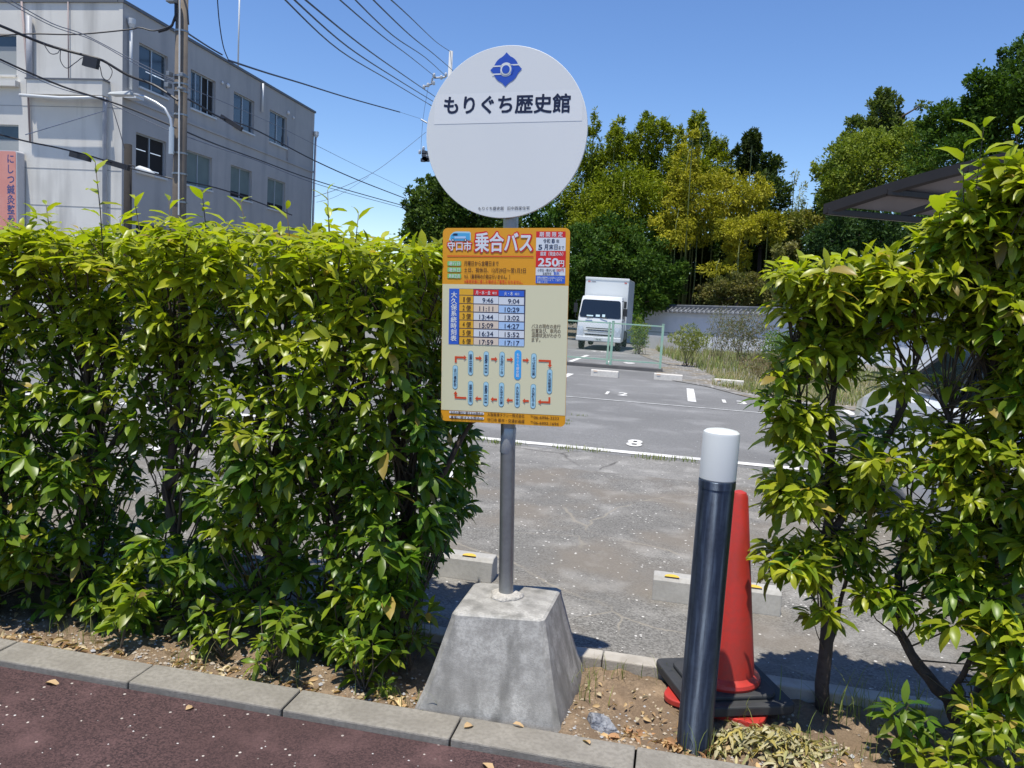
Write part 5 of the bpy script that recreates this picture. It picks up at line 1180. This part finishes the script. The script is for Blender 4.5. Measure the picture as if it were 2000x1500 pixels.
mb = MB(); mb.tube([atY(x, y, 16.82) for x, y in ((343, 0), (343, 30), (336, 50), (325, 58), (310, 62))], .028, BLKC, 8); mb.build('riser_cable', up)
mb = MB(); mb.tube([atY(x, y, 16.83) for x, y in ((351, 0), (350, 200), (349, 420))], .018, PIPEW, 6); mb.build('conduit', up)
arm = [(337, 300), (336, 255), (333, 232), (322, 212), (304, 200), (282, 189), (262, 184)]
mb = MB(); mb.tube([atY(x, y, 16.75) for x, y in arm], .032, STEELL, 10); mb.build('lamp_arm', up, smooth=True)
mb = MB(); a_, b_ = atY(258, 183, 16.75), atY(214, 183, 16.7); c_ = atY(236, 176, 16.7)
w_ = .13; mb.hexa([(b_.x, 16.6, b_.z-.03), (a_.x, 16.66, a_.z-.05), (a_.x, 16.84, a_.z-.05), (b_.x, 16.9, b_.z-.03)], [(b_.x+.03, 16.65, b_.z+.03), (a_.x, 16.7, a_.z+.06), (a_.x, 16.8, a_.z+.06), (b_.x+.03, 16.85, b_.z+.03)], mat('lamp_head_grey', (.5, .52, .52), .4)); mb.build('lamp_head', up, bevel=.02)
mb = MB(); p = atY(335, 275, 16.75); mb.tube([(p.x, 16.75, p.z-.30), (p.x, 16.75, p.z+.30)], .06, STEELL, 12); mb.build('lamp_ballast', up, autos=30)
SP = atY(250, 400, 18.5); sp_ = thing('small_pole', 'short dark wooden pole with white lamp beside the utility pole', 'pole', (SP.x, SP.y, 0))
mb = MB(); tz = atY(250, 282, 18.5).z; mb.tube([(SP.x, 18.5, -.9), (SP.x-.01, 18.5, tz)], [.11, .095], mat('old_wood_pole', (.022, .019, .018), .9, var=[(10, .5)]), 14); mb.build('shaft', sp_, smooth=True)
mb = MB(); mb.tube([atY(x, y, 18.3) for x, y in ((266, 329), (272, 330), (290, 336), (301, 342))], [.04, .085, .085, .05], mat('lamp_shell_white', (.6, .62, .62), .4), 12); mb.build('lamp_shell', sp_, smooth=True)
mb = MB(); mb.tube([atY(x, y, 18.35) for x, y in ((252, 322), (262, 324), (268, 331))], .02, BLKC, 6); mb.build('lamp_bracket', sp_)
FPX = atY(881, 100, 46); fp = thing('far_utility_pole', 'far grey utility pole with insulators mostly hidden by the round plate', 'utility pole', (FPX.x-.35, 46, gz(46)))
mb = MB(); mb.tube([(FPX.x, 46, -.9), (FPX.x, 46, FPX.z)], [.20, .11], mat('far_pole_grey', (.42, .43, .44), .8), 14); mb.build('shaft', fp, smooth=True)
INS = mat('insulator_white', (.65, .66, .68), .3)
for pts in ([(845, 148), (848, 152), (870, 151)], [(845, 152), (843, 162)], [(828, 170), (845, 163)], [(822, 233), (834, 240)]):
    mb = MB(); mb.tube([atY(x, y, 45.7) for x, y in pts], .05, mat('crossarm_grey', (.28, .30, .33), .5, metal=.4), 6); mb.build('crossarm', fp)
for x, y in ((848, 147), (871, 146), (828, 170), (836, 166), (847, 162), (820, 297), (827, 290), (834, 305), (862, 151)):
    p = atY(x, y, 45.6); mb = MB(); mb.lathe([(.04, -.12), (.10, -.08), (.06, -.03), (.10, .0), (.06, .05), (.08, .09), (.02, .12)], tuple(p), INS, 10); mb.build('insulator', fp, smooth=True)
mb = MB()
for i in range(9): p = atY(random.uniform(824, 840), random.uniform(293, 314), 45.6); mb.box(p.x-.12, p.x+.12, 45.5, 45.7, p.z-.09, p.z+.10, mat('fitting_dark', (.07, .08, .10), .6))
mb.build('transformer_fittings', fp)

# ------------------------------------------------------------------ overhead lines
def wire(label, pts, r, m=None, name='overhead_cable', extra=None):
    """pts: (px, py, depth Y)"""
    P_ = [atY(x, y, Y) for x, y, Y in pts]; fine = []
    for i in range(len(P_)-1):
        p0, p1, p2, p3 = P_[max(i-1, 0)], P_[i], P_[i+1], P_[min(i+2, len(P_)-1)]
        for t in [k/6 for k in range(6)]: fine.append(.5*((2*p1)+(p2-p0)*t+(2*p0-5*p1+4*p2-p3)*t*t+(3*p1-p0-3*p2+p3)*t*t*t))
    fine.append(P_[-1]); mb = MB(); mb.tube(fine, r, m or BLKC, 6); 
    if extra:
        for (x, y, Y, w, h, ang) in extra:
            p = atY(x, y, Y); X = Matrix.Translation(p) @ Matrix.Rotation(ang, 4, 'Y'); mb.box(-w/2, w/2, -.05, .05, -h/2, h/2, mat('splice_black', (.02, .02, .025), .5), X)
    o = mb.build(name); return tag(o, label, 'cable', 'overhead cables')
NAV = mat('cable_navy', (.02, .028, .06), .5); THIN = mat('cable_grey', (.10, .12, .17), .6)
wire('lowest of the three thick lines running from the top edge to behind the round plate', [(545, -12, 15), (663, 98, 22), (762, 158, 32), (842, 206, 45.5)], [.018]*18+[.03], NAV)
wire('middle of the three thick lines running from the top edge to behind the round plate', [(560, -14, 15), (680, 92, 22), (776, 155, 32), (846, 198, 45.5)], .02, NAV)
wire('uppermost of the three thick lines running from the top edge to behind the round plate', [(580, -14, 15), (704, 87, 22), (790, 148, 32), (850, 189, 45.5)], .02, NAV)
wire('high line ending at the left insulator of the far pole', [(648, -14, 15), (745, 69, 22), (800, 110, 32), (845, 146, 45.5)], .016, NAV)
wire('high line ending at the second insulator of the far pole', [(680, -14, 15), (768, 70, 22), (830, 112, 32), (868, 146, 45.5)], .016, NAV)
wire('high line meeting the rim of the round plate below the far pole top', [(715, -14, 15), (800, 68, 22), (850, 108, 32), (893, 145, 46)], .016, NAV)
wire('topmost line running down to the top of the far pole', [(748, -14, 15), (795, 28, 22), (852, 82, 38), (880, 101, 46)], .016, NAV)
wire('thick cable bundle sagging across the building front to the utility pole', [(-60, 28, 14), (0, 50, 14.5), (90, 87, 15.5), (165, 108, 16), (200, 118, 16.2), (250, 147, 16.5), (300, 166, 16.8), (347, 196, 16.8)], .030, BLKC, extra=[(178, 122, 15.9, .36, .22, R_(12))])
wire('looping thin cable hanging below the thick bundle', [(85, 85, 15.4), (98, 104, 15.4), (112, 104, 15.5), (118, 96, 15.6), (118, 118, 15.6), (130, 133, 15.7), (148, 122, 15.8), (165, 112, 15.9), (192, 124, 16), (200, 150, 16.1), (212, 156, 16.2), (219, 138, 16.3), (205, 120, 16.4)], .009, BLKC)
wire('cable crossing the building front from the left edge towards the lamp arm', [(-50, 90, 14), (0, 116, 14.5), (120, 168, 15.5), (240, 207, 16.3), (345, 250, 16.8)], .020, BLKC)
wire('thin twin wire just under the middle cable on the building front', [(0, 120, 14.4), (110, 170, 15.4), (190, 192, 16), (250, 219, 16.5), (345, 262, 16.9)], .009, THIN)
wire('cable leaving the utility pole at mid height towards the tree behind the sign', [(352, 252, 17), (420, 281, 20), (500, 310, 25), (640, 360, 33), (840, 416, 46)], .020, BLKC)
wire('thin partner of the mid-height cable in front of the building side', [(352, 262, 17), (430, 290, 20), (505, 315, 25), (640, 366, 33), (840, 420, 46)], .012, THIN)
wire('twisted cable with black sleeve in front of the upper building windows', [(352, 186, 17), (385, 203, 19), (430, 229, 21), (500, 254, 25), (613, 313, 32), (700, 352, 38), (790, 387, 46)], .024, BLKC, extra=[(452, 240, 21.5, .75, .13, R_(28))])
wire('thin spiral wire crossing above the twisted cable', [(0, -4, 14), (100, 50, 15.2), (180, 78, 16), (270, 128, 16.6), (345, 162, 17), (450, 205, 20), (540, 245, 27), (620, 285, 32), (700, 325, 38), (812, 378, 46)], .009, THIN)
wire('second thin wire descending from the upper left corner to the pole', [(20, 0, 14), (100, 45, 15.2), (165, 68, 16), (250, 112, 16.5), (340, 157, 17)], .010, THIN)
wire('single hanging cable from the top edge to the roof bracket', [(424, -12, 19), (428, 40, 19.5), (436, 90, 20), (447, 119, 20.5)], .014, NAV)
wire('heavy cable from the roof bracket ending in the sky left of the round plate', [(362, 62, 17), (405, 90, 19), (434, 107, 20)], .020, NAV)
wire('long heavy cable slanting across the sky right of the building roof', [(447, 118, 20.5), (520, 142, 24), (590, 163, 28), (680, 191, 34), (781, 219, 41)], .028, NAV)
wire('faint thin continuation of the heavy cable to the far pole', [(781, 219, 41), (822, 232, 46)], .008, THIN)
wire('drooping cable over the building front joining the pole near its top', [(-40, 80, 15), (0, 70, 15), (64, 66, 15.5), (150, 67, 16), (250, 58, 16.5), (272, 54, 16.6), (300, 60, 16.7), (330, 52, 16.8), (343, 38, 16.9)], .016, BLKC)
wire('lowest cable with two black sleeves passing the small pole', [(-50, 248, 14), (0, 263, 14.5), (60, 278, 15), (110, 288, 15.6), (170, 303, 16.4), (250, 327, 17.5), (340, 350, 17), (440, 372, 19), (570, 420, 23)], .018, BLKC, extra=[(157, 306, 16.2, .52, .12, R_(12)), (230, 322, 17.2, .62, .13, R_(13))])
wire('thin wire rising right to the rim of the round plate', [(612, 385, 32), (670, 365, 36), (740, 330, 41), (832, 258, 46)], .012, THIN)
wire('very thin lower wire parallel to the rising one beside the building corner', [(618, 395, 32), (660, 382, 36), (720, 345, 40)], .008, THIN)
wire('thin wire climbing across the building front to the corner pipe', [(50, 263, 15), (120, 242, 16.4), (205, 216, 18)], .010, THIN)
wire('thin vertical drop wires beside the far pole', [(836, 172, 45.8), (826, 235, 45.8), (822, 295, 45.8)], .010, THIN)
wire('thin wire going down from the lamp to the small pole', [(218, 205, 16.8), (232, 250, 17.4), (243, 290, 18.3)], .010, THIN)

# ------------------------------------------------------------------ trees
def tree(label, blobs, Y, n, C0, C1, s=.20, thin=.5, name='tree', tip=None, group='trees behind the wall', trunk=True, cat='tree', dense=.33, up=.35, trunks=1):
    """blobs: (px, py, rx, ry, weight); each is a lobe of the crown surveyed on the photograph"""
    cs = []
    for (x, y, rx, ry, w) in blobs:
        c = atY(x, y, Y+random.uniform(-1.2, 1.2)); k = (c-EYE).dot(CF)/F_; cs.append((c, rx*k, ry*k, w))
    base = cs[0][0]; t = thing(name, label, cat, (base.x, base.y, gz(min(base.y, 46))-.1), group)
    n = int(n*1.75); Wt = np.array([c[3]*c[1]*c[2] for c in cs]); Wt = Wt/Wt.sum(); cnt = (Wt*n).astype(int); Ps, Cs, Dn = [], [], []
    for (c, rx, ry, w), m in zip(cs, cnt):
        sub = max(8, int(m/110)); sc = norm(rng.normal(0, 1, (sub, 3)))*(.30+.70*rng.random((sub, 1))**.5); tone = rng.random((sub, 1))
        i = rng.integers(0, sub, m); bam = tip == 'bamboo'
        sd = norm(sc*np.array([1, 1, .4])+rng.normal(0, .45, (sub, 3))+np.array([0, 0, (.5 if not bam else -.15)])); tt = rng.random((m, 1))
        off = sd[i]*(tt*.55-.12)+rng.normal(0, .17, (m, 3))*(1.15-.75*tt)*(dense/.33)-np.array([0, 0, .22 if bam else .06])*tt*tt
        q = sc[i]+off; ln = np.linalg.norm(q, axis=1, keepdims=True); q = np.where(ln > 1.25, q/ln*1.25, q)
        Ps.append(np.array(c)[None]+q*np.array([[rx, rx*.85, ry]])); mix = np.clip(tone[i]*.6+rng.random((m, 1))*.4, 0, 1); Cs.append(np.array(C0)*(1-mix)+np.array(C1)*mix); Dn.append(norm(q))
    P_, C_, Dd = np.vstack(Ps), np.vstack(Cs), np.vstack(Dn); m = len(P_)
    P_[:, 2] = np.maximum(P_[:, 2], -.6)
    D = norm(Dd*.6+rng.normal(0, .6, (m, 3))+np.array([0, 0, -.25 if tip == 'bamboo' else .1])); N = norm(rng.normal(0, .7, (m, 3))+np.array([0, -.15, up+.5]))
    L = s*(.6+.8*rng.random(m))
    np_mesh('crown', *quad_leaves(P_, D, N, L, L*thin, C_), TLEAF, t, smooth=False)
    mb = MB()
    if trunk:
        cen = cs[0][0]; zb = gz(min(cen.y, 46))-.2; r0 = .05 if tip == 'bamboo' else .16
        for q in range(trunks):
            ox = random.uniform(-.8, .8) if trunks > 1 else 0
            mb.tube([(cen.x+ox, cen.y, zb), (cen.x+ox+.1, cen.y, (zb+cen.z)/2), (cen.x+ox*.6, cen.y, cen.z+cs[0][2]*(.6 if tip == 'bamboo' else .1))], [r0, r0*.8, r0*.3], BARK if tip != 'bamboo' else mat('bamboo_culm', (.16, .19, .06), .5), 8)
        if tip != 'bamboo':
            for (c, rx, ry, w) in cs[1:]:
                mb.tube([(cen.x, cen.y, cen.z-cs[0][2]*.5), (cen.x*.5+c.x*.5, cen.y*.5+c.y*.5, cen.z*.5+c.z*.5-.3), c], [r0*.6, r0*.4, r0*.2], BARK, 6)
        else:
            for (c, rx, ry, w) in cs[1:]: mb.tube([(c.x+.2, c.y, zb), (c.x, c.y, c.z), (c.x+.1, c.y, c.z+ry*.9)], [r0*.8, r0*.6, r0*.2], MATS['bamboo_culm'], 6)
        mb.build('trunk', t, smooth=True)
    return t
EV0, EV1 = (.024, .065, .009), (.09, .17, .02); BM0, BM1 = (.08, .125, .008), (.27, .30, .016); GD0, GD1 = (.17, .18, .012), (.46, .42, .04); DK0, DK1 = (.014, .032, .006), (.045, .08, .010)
YG0, YG1 = (.08, .135, .016), (.30, .34, .05)
Tb = 'bamboo'
tree('round dark green tree just left of the round plate', [(875, 420, 62, 60, 1), (830, 395, 34, 30, 1), (900, 370, 45, 25, 1), (940, 440, 60, 60, 1), (815, 440, 22, 24, .7), (835, 352, 22, 12, .4)], 43.5, 13000, EV0, (.11, .16, .03), .22)
tree('small dark tree low over the hedge left of the timetable board', [(805, 458, 40, 18, 1), (845, 468, 40, 26, 1)], 56, 2500, DK0, EV1, .25)
bamboos = [
 ('leftmost bamboo plume beside the rim of the round plate', [(1155, 300, 26, 40, 1), (1160, 245, 10, 26, 1), (1140, 370, 50, 50, 1)], 4200, BM0, BM1),
 ('thin bamboo plume second from the round plate', [(1200, 275, 16, 26, 1), (1208, 248, 12, 22, 1), (1190, 330, 35, 45, 1)], 3600, BM0, BM1),
 ('broad bamboo plume with a blunt top above the truck', [(1260, 262, 20, 38, 1), (1262, 240, 12, 16, 1), (1240, 330, 48, 50, 1), (1225, 285, 26, 26, .8)], 5200, BM0, BM1),
 ('bamboo plume with two close tips right of the blunt one', [(1295, 265, 18, 28, 1), (1288, 250, 9, 14, 1), (1290, 340, 40, 45, 1)], 4200, BM0, BM1),
 ('tallest bamboo plume with twin dark tips at the centre of the grove', [(1365, 250, 18, 30, 1), (1358, 232, 8, 12, 1.2), (1370, 230, 7, 12, 1.2), (1345, 290, 34, 40, 1), (1350, 350, 45, 50, 1)], 5200, BM0, BM1),
 ('short pointed bamboo plume between the tallest and the leaning dark one', [(1326, 272, 9, 24, 1), (1386, 280, 9, 24, 1), (1403, 288, 13, 26, 1), (1400, 330, 34, 32, 1)], 3800, DK1, BM1),
 ('dark leaning bamboo plume standing out at the right of the grove', [(1468, 285, 15, 28, 1.2), (1455, 320, 15, 24, 1.2), (1440, 300, 7, 16, 1), (1470, 268, 10, 12, 1.2)], 3400, DK0, (.06, .08, .02)),
]
for lab, bb, n, c0, c1 in bamboos: tree(lab, bb, 47, int(n*1.15), c0, c1, .20, .35, 'bamboo', Tb, 'bamboo of the grove behind the wall', cat='bamboo')
tree('golden yellow bamboo in the middle of the grove', [(1365, 400, 62, 62, 1), (1340, 330, 26, 50, 1), (1430, 380, 60, 45, 1), (1320, 440, 40, 40, .8), (1465, 375, 38, 28, 1), (1352, 280, 12, 30, .8)], 44, 12500, GD0, GD1, .19, .35, 'bamboo', Tb, 'bamboo of the grove behind the wall', cat='bamboo')
tree('yellow drooping bamboo sprays low at the right of the grove', [(1445, 450, 40, 24, 1), (1440, 500, 24, 34, .6), (1400, 520, 34, 16, .35), (1500, 440, 30, 30, .8)], 43, 4200, GD0, GD1, .19, .35, 'bamboo', Tb, 'bamboo of the grove behind the wall', cat='bamboo')
tree('olive bamboo mass left of the golden bamboo', [(1225, 380, 70, 60, 1), (1160, 400, 60, 55, 1), (1290, 400, 50, 50, 1), (1200, 440, 70, 40, 1)], 45.5, 13500, BM0, BM1, .20, .38, 'bamboo', Tb, 'bamboo of the grove behind the wall', trunks=3, cat='bamboo')
tree('dark green tree filling the back of the grove at the right', [(1490, 410, 45, 60, 1), (1515, 465, 38, 42, 1), (1490, 340, 34, 36, 1), (1480, 480, 60, 50, 1)], 49, 9000, DK0, (.09, .13, .03), .22)
tree('broad glossy evergreen above the truck', [(1205, 470, 75, 45, 1), (1150, 500, 50, 50, 1), (1250, 520, 60, 50, 1), (1120, 560, 40, 50, 1), (1200, 520, 60, 40, 1)], 42.5, 13000, EV0, (.10, .17, .03), .20)
tree('glossy evergreen bush overhanging the left end of the wall', [(1290, 560, 38, 38, 1), (1260, 590, 34, 30, 1), (1310, 520, 30, 22, .7)], 42.5, 5200, EV0, (.12, .20, .03), .18, cat='bush', name='evergreen_bush')
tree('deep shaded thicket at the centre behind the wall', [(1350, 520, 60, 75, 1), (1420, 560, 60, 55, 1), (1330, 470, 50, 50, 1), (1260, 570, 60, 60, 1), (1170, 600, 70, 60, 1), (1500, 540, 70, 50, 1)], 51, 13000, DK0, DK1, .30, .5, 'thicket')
tree('russet-green bush rising over the middle of the wall', [(1440, 565, 50, 28, 1), (1400, 580, 34, 24, 1), (1480, 575, 34, 24, 1)], 42, 4800, (.08, .11, .025), (.20, .17, .06), .15, cat='bush', name='shrub_bush')
tree('pale dry bush behind the wall near the right shrubs', [(1520, 555, 30, 40, 1), (1540, 500, 30, 26, .6)], 42.5, 2600, (.16, .18, .05), (.30, .27, .12), .15, cat='bush', name='shrub_bush')
tree('sparse pale young bamboo standing alone against the sky', [(1560, 390, 13, 45, .6), (1552, 345, 6, 18, .8), (1572, 420, 22, 30, .8)], 52, 700, (.25, .28, .09), (.42, .4, .2), .18, .3, 'bamboo', Tb, 'bamboo of the grove behind the wall', cat='bamboo')
tree('yellowish bush under the lone pale bamboo', [(1565, 450, 40, 34, 1), (1540, 485, 30, 26, 1)], 47, 4200, YG0, (.34, .30, .08), .17, cat='bush', name='shrub_bush')
tree('tall pointed tree with feathery top in the right wood', [(1725, 230, 30, 42, .8), (1718, 195, 14, 22, .7), (1745, 210, 18, 22, .6), (1685, 260, 26, 26, .7), (1660, 232, 16, 10, .35), (1740, 270, 45, 30, .9), (1800, 205, 14, 9, .3)], 50, 6500, (.06, .10, .02), (.16, .19, .05), .19)
tree('flowering yellow-green round tree in front of the right wood', [(1720, 330, 80, 62, 1), (1650, 330, 50, 45, 1), (1780, 290, 60, 45, 1), (1690, 290, 45, 34, 1), (1640, 380, 40, 40, 1)], 44, 17000, YG0, YG1, .16)
tree('dark green tree at the left flank of the right wood', [(1650, 335, 30, 36, 1), (1632, 380, 26, 34, 1), (1675, 290, 30, 24, .8), (1645, 425, 50, 48, 1)], 47, 8500, EV0, (.11, .15, .03), .19)
tree('huge dark tree on the slope at the upper right', [(1900, 235, 75, 60, 1), (1850, 250, 45, 45, 1), (1960, 180, 60, 55, 1), (1985, 260, 80, 90, 1), (1880, 310, 90, 60, 1), (2080, 170, 90, 80, 1)], 36, 20000, EV0, (.09, .15, .02), .17)
tree('darkest tree at the top right corner', [(1985, 135, 40, 36, 1), (2020, 110, 50, 40, 1), (1975, 160, 24, 20, 1), (2100, 100, 80, 60, 1)], 40, 7000, DK0, EV1, .15)
tree('blue-green shaded tree below the carport roof', [(1680, 450, 60, 45, 1), (1620, 470, 40, 50, 1), (1640, 520, 60, 50, 1), (1740, 470, 50, 40, 1), (1820, 470, 60, 50, 1)], 40, 10000, (.02, .05, .016), (.06, .11, .03), .18)
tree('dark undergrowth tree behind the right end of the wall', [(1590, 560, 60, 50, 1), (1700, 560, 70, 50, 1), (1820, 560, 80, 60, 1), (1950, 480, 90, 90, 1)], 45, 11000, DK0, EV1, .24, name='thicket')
tree('dark crown seen between disc and building behind the timetable board', [(1010, 480, 80, 70, 1), (1060, 540, 70, 60, 1), (960, 500, 60, 50, 1), (1050, 420, 70, 70, 1)], 48, 9000, EV0, EV1, .24, name='evergreen_tree')
for lab, x0_, x1_ in (('deep green wood in the far background left of the truck', 640, 1000), ('deep green wood in the far background above the truck', 1000, 1300), ('deep green wood in the far background behind the golden bamboo', 1290, 1560), ('deep green wood in the far background at the right edge', 1560, 2050)):
    tree(lab, [(x0_+(x1_-x0_)*(i+.5)/5, 590-j*60-(20 if i % 2 else 0), (x1_-x0_)/7, 45, 1) for i in range(5) for j in range(3 if x0_ > 900 else 1)], 60, 7000, DK0, EV1, .42, .6, 'far_wood', group='far background woods')
# rows hidden by the hedge but visible through its gaps and from the side
for i, (x_, lab) in enumerate(((-12, 'clipped dark bush far behind the hedge, nearest the building'), (-9.5, 'clipped dark bush far behind the hedge, middle one'), (-7, 'clipped dark bush far behind the hedge, nearest the truck'))):
    c = Vector((x_, 33, gz(33)))
    P_ = np.array([[c.x, c.y, c.z+.7]])+norm(rng.normal(0, 1, (1400, 3)))*np.array([[1.2, .9, .75]])*(.8+.25*rng.random((1400, 1))); t = thing('round_bush', lab, 'bush', tuple(c), 'clipped bushes at the far edge')
    r_c = rng.random((1400, 1)); np_mesh('foliage', *quad_leaves(P_, norm(rng.normal(0, 1, (1400, 3))), rng.normal(0, 1, (1400, 3)), np.full(1400, .16), np.full(1400, .09), np.array(EV0)*(1-r_c)+np.array(EV1)*r_c), TLEAF, t)
    twigs_mesh([(tuple(c), (c.x+random.uniform(-.5, .5), c.y, c.z+.9), .03, .01) for _ in range(5)], TWIG, 'stems', t)
